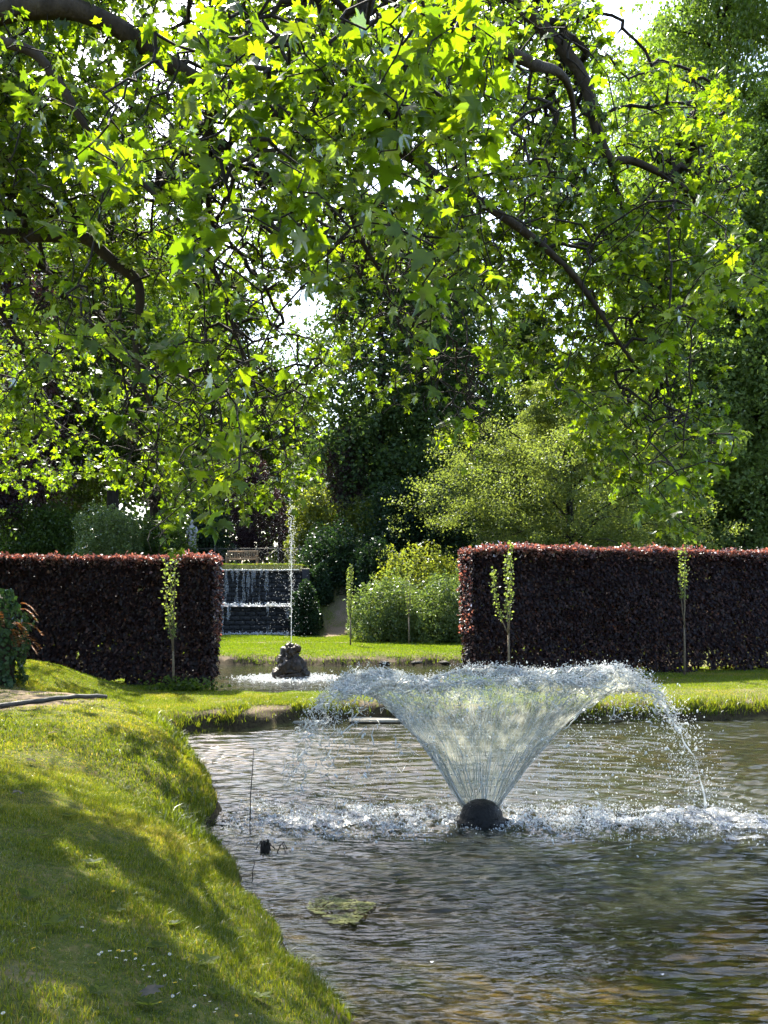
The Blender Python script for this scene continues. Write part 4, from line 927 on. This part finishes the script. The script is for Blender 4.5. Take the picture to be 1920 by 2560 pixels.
# ------------------------------------------------------------------ cascade, bench, rail, statue
def cascade():
    cx = (CX0+CX1)/2; W = CX1-CX0; base = np.array([cx, CYF, 0.5]); root = empty('cascade', base); tag(root, 'two-tier garden cascade with dark walls and white falling water', 'cascade')
    z1, z2 = 1.92, 3.68
    def blockwall(x0, x1, y, zb, zt, name, th=0.5):
        b = MB(); z = zb; r = 0
        while z < zt-0.02:
            hh = min(0.22, zt-z); x = x0-(0.25 if r % 2 else 0)
            while x < x1:
                xa = max(x, x0); xb = min(x+0.5, x1)
                if xb-xa > 0.05: b.box(((xa+xb)/2-base[0], y+th/2+random.uniform(-.012, .012)-base[1], z+hh/2-base[2]), (xb-xa-0.006, th, hh-0.006), bev=0.03)
                x += 0.5
            z += hh; r += 1
        b.box(((x0+x1)/2-base[0], y+th/2+0.06-base[1], (zb+zt)/2-base[2]), (x1-x0-0.05, th-0.06, zt-zb-0.04))
        return b.build(name, M['wall'], root)
    blockwall(CX0, CX1, CYF, 0.35, z1-0.06, 'lower_wall'); blockwall(CX0, CX1, CYF+2.1, 1.5, z2-0.06, 'upper_wall')
    for s, x in ((0, CX0-0.45), (1, CX1)):
        b = MB(); b.box((x+0.22-base[0], CYF+1.0-base[1], (0.35+z1+.12)/2-base[2]), (0.44, 2.3, z1+.12-.35), bev=.03); b.box((x+0.22-base[0], CYF+2.95-base[1], (0.35+z2+.1)/2-base[2]), (0.44, 1.6, z2+.1-.35), bev=.03)
        b.build('side_wall', M['wall'], root)
    # coping lips and basin
    for y, z in ((CYF-0.06, z1), (CYF+2.04, z2)):
        b = MB(); b.box((0, y+0.3-base[1], z-0.03-base[2]), (W, 0.7, 0.07), bev=.02); b.build('lip', M['stone_dark'], root)
    b = MB(); b.box((0, CYF+1.2-base[1], z1-0.0-base[2]), (W-.02, 1.5, 0.03)); b.build('basin_water', M['wall'], root)
    # falling curtains
    for y, zt, zb, nm, dens in ((CYF-0.10, z1+.03, 0.52, 'lower_curtain', .20), (CYF+2.0, z2+.03, z1, 'upper_curtain', -.06)):
        nu, nv = 420, 50; u = np.linspace(CX0+.1, CX1-.08, nu); t = np.linspace(0, 1, nv); U, T = np.meshgrid(u, t); U = U.ravel(); T = T.ravel()
        yy = y-0.22*np.sqrt(T)+0.03*vnoise(np.stack([U*6, T*2, U*0], 1), 4); zz = zt-(zt-zb)*T
        v = np.stack([U-base[0], yy-base[1], zz-base[2]], 1); i = (np.arange(nv-1)[:, None]*nu+np.arange(nu-1)[None]).ravel(); f = np.stack([i, i+1, i+nu+1, i+nu], 1)
        c = v[f].mean(1); nz = 1.15*fbm(np.stack([c[:, 0]*9, c[:, 2]*0.9, c[:, 0]*0+y], 1), 8, 5)+0.5*vnoise(np.stack([c[:, 0]*1.1, c[:, 0]*0, c[:, 0]*0+y], 1), 9)
        tt = (zt-base[2]-c[:, 2])/(zt-zb); k = (nz > 0.5-dens-0.25*np.exp(-tt*9)-(0.25 if nm[0] == 'l' else 0.05)*np.exp(-(1-tt)*4)) | (tt < .03)
        mesh_np(nm, v, f[k], M['fall'], root, True)
    # splash drops
    iv, if_ = ico(1); n = 1700; k = rng.choice(4, n, p=[.22, .2, .5, .08]); x = rng.uniform(CX0+.2, CX1-.1, n)-base[0]
    z = np.choose(k, [z2+.03+0*x, z1+.05+np.abs(rng.normal(0, .05, n)), 0.56+np.abs(rng.normal(0, .06, n)), z1+.05+np.abs(rng.normal(0, .04, n))])-base[2]
    y = np.choose(k, [CYF+1.98+0*x, CYF-.12+rng.normal(0, .05, n), CYF-.35+rng.normal(0, .08, n), CYF+1.7+rng.normal(0, .1, n)])-base[1]
    v, f = scatter(iv, if_, np.stack([x, y, z], 1), rdir(n), rdir(n), np.stack([rng.uniform(.02, .06, n), rng.uniform(.02, .04, n), rng.uniform(.012, .03, n)], 1)); mesh_np('splash', v, f, M['foam'], root, True)
cascade()

def bench():
    x, y = -7.75, 50.2; root = empty('park_bench', (x, y, gz(x, y)+.04)); tag(root, 'slatted wooden bench on the terrace above the cascade', 'bench')
    W = 1.7
    b = MB()
    for k in range(5): b.box((0, -.24+k*.12, .43), (W-.1, .09, .03), bev=.006)
    b.build('seat', M['teak'], root)
    b = MB()
    for k in range(17): b.box((-W/2+.1+k*(W-.2)/16, .30, .66), (.045, .025, .38), bev=.004)
    b.box((0, .30, .88), (W-.08, .045, .085), bev=.01); b.box((0, .30, .48), (W-.1, .04, .06), bev=.01); b.build('backrest', M['teak'], root)
    for sx in (-1, 1):
        b = MB(); b.box((sx*(W/2-.03), .30, .46), (.065, .065, .94), bev=.008); b.build('leg', M['teak'], root)
        b = MB(); b.box((sx*(W/2-.03), -.28, .31), (.065, .065, .62), bev=.008); b.build('leg', M['teak'], root)
        b = MB(); b.box((sx*(W/2-.03), -.02, .64), (.075, .66, .03), bev=.006); b.build('armrest', M['teak'], root)
bench()

def railing():
    root = empty('garden_railing', (-7.2, 52.2, gz(-7.2, 52.2))); tag(root, 'low ornamental iron railing behind the wooden bench', 'railing')
    rl = MB(); sc_ = MB(); W = 7.2
    for z in (.18, 1.05): rl.tube([[-W/2, 0, z], [0, 0, z], [W/2, 0, z]], .022, 6)
    for k in range(7):
        p = MB(); x = -W/2+k*1.2; p.box((x, 0, .55), (.06, .06, 1.2), bev=.01); p.tube([[x, 0, 1.15], [x, 0, 1.2], [x, 0, 1.26]], [.02, .05, .01], 8); p.build('post', M['iron'], root)
        if k < 6:
            for r_, cz in ((.42, .6), (.2, .6)):
                th = np.linspace(0, 2*math.pi, 21); sc_.tube(np.stack([x+.6+r_*np.cos(th), 0*th, cz+r_*np.sin(th)], 1), .016, 5, False)
            for s in (-1, 1): sc_.tube([[x+.6-s*.58, 0, .2], [x+.6, 0, .6], [x+.6+s*.58, 0, 1.04]], .014, 5)
    rl.build('rail', M['iron'], root, True); sc_.build('scrollwork', M['iron'], root, True)
railing()

def statue():
    x = P(415, 1170, 53)[0]; y = 53; z = gz(x, y); root = empty('statue', (x, y, z)); tag(root, 'pale weathered statue of a draped figure above the left hedge', 'statue')
    b = MB(); b.box((0, 0, .12), (.62, .62, .24), bev=.02); b.box((0, 0, .62), (.48, .48, .78), bev=.02); b.box((0, 0, 1.06), (.58, .58, .10), bev=.02); b.build('pedestal', M['statue'], root)
    # draped body: one continuous lofted surface
    prof = [(1.11, .24, .2, 0, 0), (1.3, .23, .19, .01, 0), (1.6, .21, .17, .03, 0), (1.85, .22, .17, .04, 0), (2.0, .17, .14, .03, 0), (2.15, .19, .14, .02, 0), (2.3, .23, .14, .0, 0), (2.38, .20, .12, -.01, 0), (2.44, .075, .075, -.01, 0), (2.5, .065, .07, -.01, -.01),
            (2.56, .085, .1, -.015, -.02), (2.64, .095, .115, -.015, -.02), (2.72, .085, .1, -.015, -.01), (2.77, .03, .03, -.015, 0)]
    n = 28; th = np.arange(n)*2*math.pi/n; v = []
    for z_, rx, ry, ox, oy in prof:
        fold = 1+(.09*np.sin(th*7+z_*3) if z_ < 2.0 else .03*np.sin(th*5+z_*9) if z_ < 2.35 else 0*th)
        v.append(np.stack([ox+rx*np.cos(th)*fold, oy+ry*np.sin(th)*fold, 0*th+z_], 1))
    m = len(prof); i = np.arange(m-1)[:, None]*n+np.arange(n)[None]; j = np.arange(m-1)[:, None]*n+(np.arange(n)+1)[None] % n
    b = MB(); b.add(np.concatenate(v), [np.stack([i, j, j+n, i+n], -1).reshape(-1, 4)])
    b.tube([[.2, 0, 2.32], [.29, -.03, 2.12], [.24, -.14, 1.95], [.08, -.2, 2.02]], [.075, .065, .05, .04], 10); b.tube([[-.2, 0, 2.32], [-.28, .02, 2.1], [-.27, -.04, 1.86], [-.24, -.08, 1.78]], [.075, .065, .05, .035], 10)
    b.build('figure', M['statue'], root, True)
statue()

# ------------------------------------------------------------------ rock fountain in the upper pond
def rock_fountain():
    x, y = -2.61, 25.9; base = np.array([x, y, W2-.25]); root = empty('rock_fountain', base); tag(root, 'dark wet rock in the upper pond with a tall thin water jet', 'fountain')
    iv, if_ = ico(4); b = MB()
    for c, s in (((0, 0, .45), (.40, .34, .62)), ((.02, -.02, .95), (.20, .18, .28)), ((.16, -.04, 1.10), (.12, .11, .13)), ((-.06, .0, 1.14), (.11, .11, .13)), ((-.33, -.08, .38), (.2, .2, .24)), ((.36, -.05, .36), (.17, .2, .2)),
                 ((.12, -.3, .3), (.24, .16, .15)), ((-.12, -.3, .28), (.2, .16, .12)), ((.05, -.34, .46), (.16, .08, .06)), ((-.25, -.02, .75), (.16, .16, .2))):
        v = iv*(1+0.5*fbm(iv*2.4+np.array(c)*5, 3, 5)+.12*vnoise(iv*8+np.array(c)*3, 5))[:, None]*np.array(s)+np.array(c); b.add(v, [if_])
    b.build('rock', M['rock'], root, True)
    top = 1.2; hj = 5.0; z = np.linspace(0, hj, 60); wob = .012*(z/hj)
    b = MB(); b.tube(np.stack([.0+wob*np.sin(z*9)*z, wob*np.cos(z*7)*z, top+z], 1), np.interp(z, [0, 1, 3, hj], [.010, .010, .011, .007])*(1+.35*vnoise(np.stack([z*9, z*0, z*0], 1), 2)), 7)
    b.build('water_jet', M['foam'], root, True)
    i2, f2 = ico(1); n = 1500; t = rng.uniform(0, 1, n); zz = top+hj*(0.15+0.95*t**.7); k = rng.uniform(0, 1, n) < .45
    sp = np.where(k, .035+.05*t, 0.12+.28*(1-t)+.12); px_ = rng.normal(0, 1, n)*sp-np.where(k, 0, .25*(1-t)); py_ = rng.normal(0, 1, n)*sp
    zz = np.where(k, zz, top+(hj+.2)*rng.uniform(0, 1, n)); r = np.where(k, rng.uniform(.004, .011, n), rng.uniform(.003, .007, n))
    v, f = scatter(i2, f2, np.stack([px_, py_, zz], 1), rdir(n)*.3+[1, 0, 0], np.tile([0, 0, 1.], (n, 1)), np.stack([r, r*1.6, r], 1)); mesh_np('falling_spray', v, f, M['drops'], root, True)
    n = 2400; a = rng.uniform(0, 6.28, n); q = np.abs(rng.normal(.75, .35, n)); p = np.stack([np.cos(a)*q*1.15, np.sin(a)*q, .25+np.abs(rng.normal(0, .035, n))], 1)
    v, f = scatter(i2, f2, p, np.tile([0, 0, 1.], (n, 1))+rdir(n)*.3, rdir(n), np.stack([rng.uniform(.012, .05, n), rng.uniform(.012, .03, n), rng.uniform(.006, .018, n)], 1)); mesh_np('splash_foam', v, f, M['foam'], root, True)
rock_fountain()

# ------------------------------------------------------------------ pond fountain
def pond_fountain():
    base = np.array([FX, FY, 0.0]); root = empty('pond_fountain', base); tag(root, 'black floating pond fountain throwing a wide trumpet of water', 'fountain')
    b = MB(); R = .245; th = np.linspace(0, math.pi/2, 14)
    prof = [(R+.02, -.12), (R+.035, -.03), (R+.035, .02), (R+.02, .045)]+[(R*math.cos(t)*1.0, .05+.21*math.sin(t)) for t in th[:-1]]+[(.05, .256), (.02, .259), (.0, .2595)]
    b.lathe(prof, n=48)
    for k in range(10):
        a = k*.628; b.box((math.cos(a)*(R+.04), math.sin(a)*(R+.04), .01), (.05, .035, .05), rz=a, bev=.008)
    b.build('float', M['plastic'], root, True)
    g = 9.81; vz = 5.38; kd = 1.0
    def traj(u, t):
        ax = np.where(np.cos(u) > 0, 3.55, 3.15); rad = (1-np.exp(-kd*t))
        wob = 1+.07*vnoise(np.stack([np.cos(u)*2, np.sin(u)*2, u*0+1], 1), 14)
        x = np.cos(u)*(.19+ax*rad*wob); y = .12+np.sin(u)*(.09+1.1*rad*wob)
        hv = vz*(1+.05*vnoise(np.stack([np.cos(u)*2.5, np.sin(u)*2.5, u*0+4], 1), 15))
        z = .13+hv*t-.5*g*t*t
        return x, y, z
    # sheet
    nu, nt = 520, 150; U, T = np.meshgrid(np.linspace(0, 2*math.pi, nu, endpoint=False), np.linspace(0.0, 0.80, nt)); u = U.ravel(); t = T.ravel()
    x, y, z = traj(u, t)
    q = np.stack([np.cos(u)*9, np.sin(u)*9, t*9], 1)
    amp = .005+.05*sstep(.10, .6, t)
    x = x+amp*vnoise(q, 1)+amp*.5*vnoise(q*2.3, 2); y = y+amp*.5*vnoise(q+9, 3); z = z+amp*vnoise(q+21, 4)+amp*.6*vnoise(q*2.3+4, 5)
    v = np.stack([x, y, z], 1); i = (np.arange(nt-1)[:, None]*nu+np.arange(nu)[None]).ravel(); j = (np.arange(nt-1)[:, None]*nu+((np.arange(nu)+1) % nu)[None]).ravel()
    f = np.stack([i, j, j+nu, i+nu], 1); tc = t[i]; uc = u[i]
    hn = fbm(np.stack([np.cos(uc)*7, np.sin(uc)*7, tc*11], 1), 7, 4)
    k = hn < .72-1.25*sstep(.30, .72, tc)
    mesh_np('water_sheet', v, f[k], M['sheet'], root, True)
    # ribs and ragged ligaments in the sheet
    b = MB()
    for c in range(330):
        uu = rng.uniform(0, 6.283); t0 = rng.uniform(0, .5) if c > 36 else 0.0; L = rng.uniform(.05, .28)
        tt = np.linspace(t0, t0+L, 9); x, y, z = traj(np.full(9, uu)+np.linspace(0, rng.normal(0, .03), 9), tt)
        a = .02+.06*t0; n_ = np.stack([x, y, z], 1)+a*np.stack([vnoise(np.stack([tt*30, tt*0+c, tt*0+d], 1), 30) for d in range(3)], 1)
        b.tube(n_, np.linspace(1, .5, 9)*rng.uniform(.0025, .006), 5)
    for c in range(480):      # webbed foam along the crown
        uu = rng.uniform(0, 6.283); t0 = np.clip(rng.normal(.50, .085), .25, .9); m = 7; tt = t0+np.linspace(0, rng.normal(0, .06), m); us = uu+np.linspace(0, rng.normal(0, .09), m)
        x, y, z = traj(us, np.clip(tt, .1, 1)); n_ = np.stack([x, y, z], 1)+.05*np.stack([vnoise(np.stack([np.arange(m)*.7, np.full(m, c*1.), np.full(m, d*7.)], 1), 33) for d in range(3)], 1)
        b.tube(n_, rng.uniform(.003, .009), 5)
    for c in range(330):
        sd = 1 if c % 6 < 2 else -1; uu = (0 if sd > 0 else math.pi)+rng.normal(0, .55); t0 = rng.uniform(.5, 1.0) if sd < 0 else rng.uniform(.5, .85); m = 7
        x, y, z = traj(np.full(m, uu)+np.linspace(0, rng.normal(0, .05), m), t0+np.linspace(0, rng.uniform(.01, .05), m)); j = rng.normal(0, .05, 3)
        n_ = np.stack([x, y, z], 1)+j+.06*np.stack([vnoise(np.stack([np.arange(m)*.8, np.full(m, c*1.), np.full(m, d*5.)], 1), 35) for d in range(3)], 1); b.tube(n_, rng.uniform(.002, .007)*np.array([.4, .8, 1, 1.3, 1, .7, .3]), 5)
    for uu, t1 in ((0.12, 1.08), (3.0, .80)):       # long ropes of water falling at the rim
        tt = np.linspace(.55, t1, 40); x, y, z = traj(np.full(40, uu), tt); n_ = np.stack([x, y, z], 1)+.035*np.stack([vnoise(np.stack([tt*22, tt*0+uu*9, tt*0+d], 1), 36) for d in range(3)], 1)
        b.tube(n_, np.abs(.007+.009*vnoise(np.stack([tt*40, tt*0, tt*0+uu], 1), 37))+.001, 6)
    b.build('water_strands', M['drops'], root, True)
    # drops
    iv, if_ = ico(1); n = 44000; u = rng.uniform(0, 2*math.pi, n); cl = rng.uniform(0, 1, n)
    t = np.where(cl < .33, rng.normal(.50, .09, n), np.where(cl < .88, rng.uniform(.5, 1.12, n), rng.uniform(.05, .5, n)))
    dens = vnoise(np.stack([np.cos(u)*5, np.sin(u)*5, t*4], 1), 40); k = dens > -.45+.5*sstep(.55, .8, t)-.3*rng.uniform(0, 1, n); u, t = u[k], t[k]; n = len(u)
    x, y, z = traj(u, t); s = .015+.13*sstep(.35, 1.0, t); p = np.stack([x+rng.normal(0, 1, n)*s, y+rng.normal(0, 1, n)*s*.5, z+rng.normal(0, 1, n)*s*.8], 1); k = p[:, 2] > .02; p, t = p[k], t[k]; n = len(p)
    r = np.exp(rng.normal(math.log(.0036), .5, n)); r = np.clip(r, .0018, .015); el = 1+rng.uniform(0, 1.6, n)*sstep(.5, .9, t)
    v, f = scatter(iv, if_, p, rdir(n), np.tile([0, 0, 1.], (n, 1))+rdir(n)*.4, np.stack([r, r*el, r], 1)); mesh_np('spray_drops', v, f, M['drops'], root, True)
    # churned landing band: broken foam skin and the splash above it
    xs = np.arange(-2.95, 4.6, .022); ys = np.arange(-.75, .85, .022); XX, YY = np.meshgrid(xs, ys); x = XX.ravel(); y = YY.ravel()
    z = waves(x+FX, y+FY)+.012+.02*fbm(xy0(x*14, y*16), 51, 3); nx = len(xs)
    i = (np.arange(len(ys)-1)[:, None]*nx+np.arange(nx-1)[None]).ravel(); f = np.stack([i, i+1, i+nx+1, i+nx], 1); cx = x[i]; cy_ = y[i]
    dn = fbm(xy0(cx*5, cy_*9), 52, 5)+.55*vnoise(xy0(cx*1.1, cy_*2), 53)
    band = np.exp(-(np.abs(cy_-.05-.1*vnoise(xy0(cx*1.3, cx*0), 57))/(.40+.12*vnoise(xy0(cx*.9, cx*0), 58)))**2.5)*(.55+.45*np.exp(-((np.abs(cx)-1.9)/1.0)**2))
    k = (dn+band*.95 > .66)
    v = np.stack([x, y, z], 1); ff = f[k]; us, inv = np.unique(ff, return_inverse=True); mesh_np('foam_skin', v[us], inv.reshape(ff.shape), M['foam_skin'], root, True)
    n = 16000; x = rng.normal(0, 1, n); x = np.sign(x)*np.abs(x)**.8*1.75; y = rng.normal(.05, .30, n)*(1+.45*np.abs(x)/2)
    k = vnoise(xy0(x*2.2, y*4), 50) > -.25+.4*rng.uniform(-1, 1, n); k &= (x+FX > -1.75) & ((x/.3)**2+(y/.3)**2 > 1); x, y = x[k], y[k]; n = len(x)
    hh = np.clip(.035+.05*vnoise(xy0(x*3, y*3), 55), .008, .1)
    z = waves(x+FX, y+FY)+np.abs(rng.normal(0, 1, n))*hh; r = np.exp(rng.normal(math.log(.0045), .45, n))
    v, f = scatter(iv, if_, np.stack([x, y, z], 1), rdir(n), np.tile([0, 0, 1.], (n, 1))+rdir(n)*.6, np.stack([r, r*rng.uniform(1, 2, n), r], 1)); mesh_np('splash_foam', v, f, M['foam'], root, True)
pond_fountain()

# ------------------------------------------------------------------ small things
def slab(label, xd, yd0, w, d, h, Y, rz=0):
    x = (xd*S_-960)/FPX*Y; b = MB(); b.box((0, 0, h/2), (w, d, h), bev=.015); o = b.build('stone_slab', M['stone'], None, loc=(x, Y, 0.02)); o.rotation_euler = (0, 0, rz)
    tag(o, label, 'slab', 'pale stone slabs at the pond outlet')
slab('pale stone slab in the water by the left grassy bank corner', 655, 0, .8, .55, .06, 18.25, .1)
slab('pale stone slab under the left curtain of fountain spray', 815, 0, 1.1, .55, .06, 18.45, -.05)

def stones():
    iv, if_ = ico(3)
    spec = [(1435, 18.75, .16, 'pale stone by the water under the right hedge lawn', 'stone', 18.6), (1470, 18.9, .11, 'small pale stone beside the larger one at the right bank', 'stone', 18.6), (1610, 19.0, .10, 'small stone at the water line near the right edge', 'stone', 18.8),
            (640, 30.6, .09, 'dark stone in the upper pond bank left of the rock', 'stone_dark', 0), (830, 30.65, .10, 'dark stone at the upper pond edge right of the rock', 'stone_dark', 0), (900, 30.75, .13, 'larger dark stone along the far edge of the upper pond', 'stone_dark', 0), (960, 30.8, .10, 'dark stone at the upper pond edge near the purple hedge', 'stone_dark', 0)]
    for k, (xd, Y, r, lab, mt, _) in enumerate(spec):
        x = (xd*S_-960)/FPX*Y; v = iv*(1+.5*fbm(iv*1.7+k*7, 3, 4))[:, None]*np.array([r*1.7, r, r*.6]); o = mesh_np('stone', v, if_, M[mt], None, True, loc=(x, Y, (0.05 if Y < 20 else W2+.08))); tag(o, lab, 'stone', 'stones along the pond edges')
stones()

def algae():
    n = 2600; c = P(735, 1972, 1); Y = 2.6*FPX/(1972*S_-HOR); x0 = (735*S_-960)/FPX*Y
    a = rng.uniform(0, 6.28, n); q = np.sqrt(rng.uniform(0, 1, n)); x = np.cos(a)*q*.24*(1+.3*np.sin(a*3)); y = np.sin(a)*q*.36*(1+.25*np.cos(a*2+1))
    k = fbm(xy0(x*9, y*9), 5, 3) > -.22; x, y = x[k], y[k]; m = len(x); p = np.stack([x, y, waves(x+x0, y+Y)+.02], 1)
    v, f = scatter(LEAF6[0]*[1.5, 1, .3], LEAF6[1], p, np.tile([0, 0, 1.], (m, 1))+rdir(m)*.12, rdir(m)*[1, 1, 0]+[.01, 0, 0], rng.uniform(.008, .02, m))
    o = mesh_np('duckweed', v, f, M['algae'], None, False, np.repeat(rng.uniform(0, 1, m), 7), loc=(x0, Y, 0)); tag(o, 'floating raft of yellow-green weed on the dark water', 'water weed', kind='stuff')
algae()

def sticks():
    b = MB(); p = [P(540, 1768, 10.0), P(541, 1720, 10.0), P(545, 1670, 10.0), P(548, 1618, 10.0)]; p[0][2] = -.1; b.tube(p, [.007, .006, .005, .003], 5); o = b.build('stick', M['bark_dark'], None, True); tag(o, 'tall thin stick standing in the water by the bank', 'stick')
    Y = 9.25; b = MB()
    for k in range(7):
        a = k*.9; c = P(573, 1822, Y); b.tube([[c[0], Y, -.04], [c[0]+.05*math.cos(a), Y+.05*math.sin(a), .06+.01*k], [c[0]+.10*math.cos(a), Y+.1*math.sin(a), .02]], [.014, .010, .006], 5)
    iv, if_ = ico(2); b.add(iv*[.05, .05, .06]*(1+.3*vnoise(iv*3, 3))[:, None]+[P(573, 1822, Y)[0], Y, .02], [if_]); o = b.build('root_stub', M['bark_dark'], None, True); tag(o, 'dark root stub poking out of the water near the bank', 'root')
    c = P(610, 1815, Y); b = MB(); b.tube([[c[0]-.06, Y, -.04], [c[0]-.02, Y, .05], [c[0]+.01, Y, .09], [c[0]+.05, Y, .01]], .006, 5); b.tube([[c[0]-.0, Y, .08], [c[0]+.02, Y+.02, .02], [c[0]+.03, Y+.02, -.03]], .005, 5); o = b.build('twig', M['bark_dark'], None, True); tag(o, 'bent twig in the water right of the root stub', 'twig')
    Y = 8.4; c = P(545, 1880, Y); b = MB(); b.tube([[c[0], Y, -.05], [c[0]+.005, Y, .06], [c[0]+.02, Y, .12], [c[0]+.012, Y, .17]], [.005, .004, .004, .002], 5); o = b.build('twig', M['bark_dark'], None, True); tag(o, 'short upright twig in the water below the root stub', 'twig')
sticks()

def daisies():
    iv = [(0, 0, .004)]; 
    ang = np.arange(12)*2*math.pi/12
    v = [[0, 0, .003]]; f = []
    for k, a in enumerate(ang):
        for da, r in ((-.2, .003), (-.16, .0095), (.16, .0095), (.2, .003)): v.append([math.cos(a+da)*r, math.sin(a+da)*r, .004 if r > .005 else .002])
        f.append([1+k*4, 2+k*4, 3+k*4, 4+k*4])
    c_v = [[math.cos(a)*.0034, math.sin(a)*.0034, .0045] for a in ang]+[[0, 0, .0062]]; o_ = len(v); v += c_v; tri = [[o_+k, o_+(k+1) % 12, o_+12] for k in range(12)]
    stem = MB(); proto = None
    spots = [(20, 655, 1), (45, 660, 1)]
    px = [(205, 2063), (222, 2058), (238, 2062), (265, 2060), (285, 2062), (315, 2090), (335, 2085), (345, 2100), (362, 2108), (380, 2122), (420, 2138), (300, 2072), (270, 2080), (322, 2110), (372, 2146), (28, 2000), (45, 2000), (55, 2003), (10, 2190), (440, 2150), (455, 2165), (475, 2178), (430, 2175), (465, 2190), (245, 2075), (385, 2105), (330, 2070),
          (175, 2010), (210, 2015), (300, 2095), (395, 2150), (360, 2060), (540, 2195)]
    yel = [(348, 2172), (205, 2094), (282, 2068), (270, 2060), (80, 2060), (380, 2070+65), (505, 2195), (248, 1930), (540, 1900), (258, 2062)]
    def hit(xd, yd):
        Ys = np.linspace(2.4, 11, 900); x = (xd*S_-960)/FPX*Ys; z = HC+(HOR-yd*S_)/FPX*Ys; d = z-H(x, Ys); i = np.argmax(d < .045); return x[i], Ys[i]
    n = 0
    for lst, mt, nm, lab, cat, grp, sc in ((px, 'petal', 'daisy', 'small white daisy flower in the shaded grass of the near bank', 'flower', 'daisies in the bank grass', 0.9), (yel, 'yellow', 'yellow_flower', 'small yellow buttercup-like flower in the near bank grass', 'flower', 'yellow flowers in the bank grass', 1.1)):
        first = None
        for xd, yd in lst:
            x, y = hit(xd, yd); z = float(H(np.array([x]), np.array([y]))[0])
            if first is None:
                b = MB(); b.add(np.array(v)+[0, 0, .055], [np.array(f)]); b.add(np.array(c_v)+[0, 0, .055], [np.array(tri)-o_]); b.tube([[0, 0, 0], [.002, 0, .03], [0, 0, .056]], .0009, 4)
                me = b.build(nm, [M[mt], M['yellow'], M['grass']])
                nf = len(me.data.polygons); mi = np.zeros(nf, np.int32); cen = np.array([p.center[:] for p in me.data.polygons]); mi[(np.linalg.norm(cen[:, :2], axis=1) < .003) & (cen[:, 2] > .057)] = 1; mi[cen[:, 2] < .054] = 2; me.data.polygons.foreach_set('material_index', mi)
                o = first = me
            else: o = first.copy(); COL.objects.link(o)
            o.location = (x, y, z); o.rotation_euler = (random.uniform(-.5, .1), random.uniform(-.4, .4), random.uniform(0, 6)); o.scale = (sc*random.uniform(.85, 1.2),)*3
            tag(o, lab, cat, grp)
    # fallen leaves on the slope
    lv = [(45, 1712, 'greyish fallen leaf lying on the bank at the left edge'), (72, 1643, 'dark curled fallen leaf higher on the left bank'), (325, 2150, 'large pale fallen leaf on the near grass at the bottom'), (105, 1585, 'fallen leaf near the earth path edge')]
    for xd, yd, lab in lv:
        x, y = hit(xd, yd); z = float(H(np.array([x]), np.array([y]))[0]); o = mesh_np('fallen_leaf', PLEAF[0]*[.10, .10, .3]+[0, 0, .01], PLEAF[1], M['drybrown'], None, False, np.full(len(PLEAF[0]), random.uniform(.4, 1)), loc=(x, y, z+.05)); o.rotation_euler = (.25, -.2, random.uniform(0, 6)); tag(o, lab, 'leaf')
    for k, (xd, yd, lab) in enumerate([(933, 2086, 'white petal floating on the green water, the left one'), (1432, 2113, 'white petal floating near the right edge, the larger one')]):
        Y = HC*FPX/(yd*S_-HOR); x = (xd*S_-960)/FPX*Y; o = mesh_np('floating_petal', LEAF6[0]*[.04, .035, .08]+[0, 0, .012], LEAF6[1], M['petal'], None, True, loc=(x, Y, .008)); tag(o, lab, 'petal')
    # broad-leaved weeds in the turf
    spots = [(300, 1935), (420, 1905), (250, 1960), (470, 2140), (510, 1830), (200, 1860), (120, 1990), (340, 2040), (560, 2150), (380, 1760), (150, 1760), (275, 1700), (320, 2165), (210, 2130), (100, 1800), (445, 2070), (60, 1930), (380, 1990)]
    first = None
    for xd, yd in spots:
        x, y = hit(xd, yd); z = float(H(np.array([x]), np.array([y]))[0])
        if first is None:
            m = 9; a = np.arange(m)*2.399; d_ = np.stack([np.cos(a), np.sin(a), .45+0*a], 1); v_, f_ = scatter(LEAF6[0]*[.8, 1, 1], LEAF6[1], np.zeros((m, 3))+[0, 0, .02], np.stack([-np.cos(a)*.4, -np.sin(a)*.4, 1+0*a], 1), d_, np.linspace(.04, .075, m)); o = first = mesh_np('weed_rosette', v_, f_, M['grass'], None, False, np.repeat(rng.uniform(0, .6, m), 7))
        else: o = first.copy(); COL.objects.link(o)
        o.location = (x, y, z); o.rotation_euler = (random.uniform(-.2, .2), random.uniform(-.2, .2), random.uniform(0, 6)); o.scale = (random.uniform(.7, 1.4),)*3; tag(o, 'low broad-leaved weed rosette in the bank grass', 'weed', 'weeds in the bank grass')
daisies()

def lowplant():
    x, y = -4.4, 20.3; n = 700; z = gz(x, y); root = empty('low_plant', (x, y, z)); tag(root, 'leafy low plant at the foot of the narrow sapling', 'plant')
    p = rng.normal(0, 1, (n, 3))*[.38, .15, .1]+[0, 0, .14]; p[:, 2] = np.abs(p[:, 2]); v, f = scatter(LEAF6[0]*[1.2, 1, 1], LEAF6[1], p, rdir(n)+[0, 0, .8], rdir(n), rng.uniform(.05, .1, n)); mesh_np('foliage', v, f, M['tree_mid'], root, False, np.repeat(rng.uniform(.2, 1, n), 7))
    b = MB()
    for k in range(9): a = k*.7; b.tube([[0, 0, -.03], [math.cos(a)*.12, math.sin(a)*.06, .1], [math.cos(a)*.3, math.sin(a)*.13, .17]], [.006, .005, .003], 4)
    b.build('stems', M['bark_dark'], root)
lowplant()
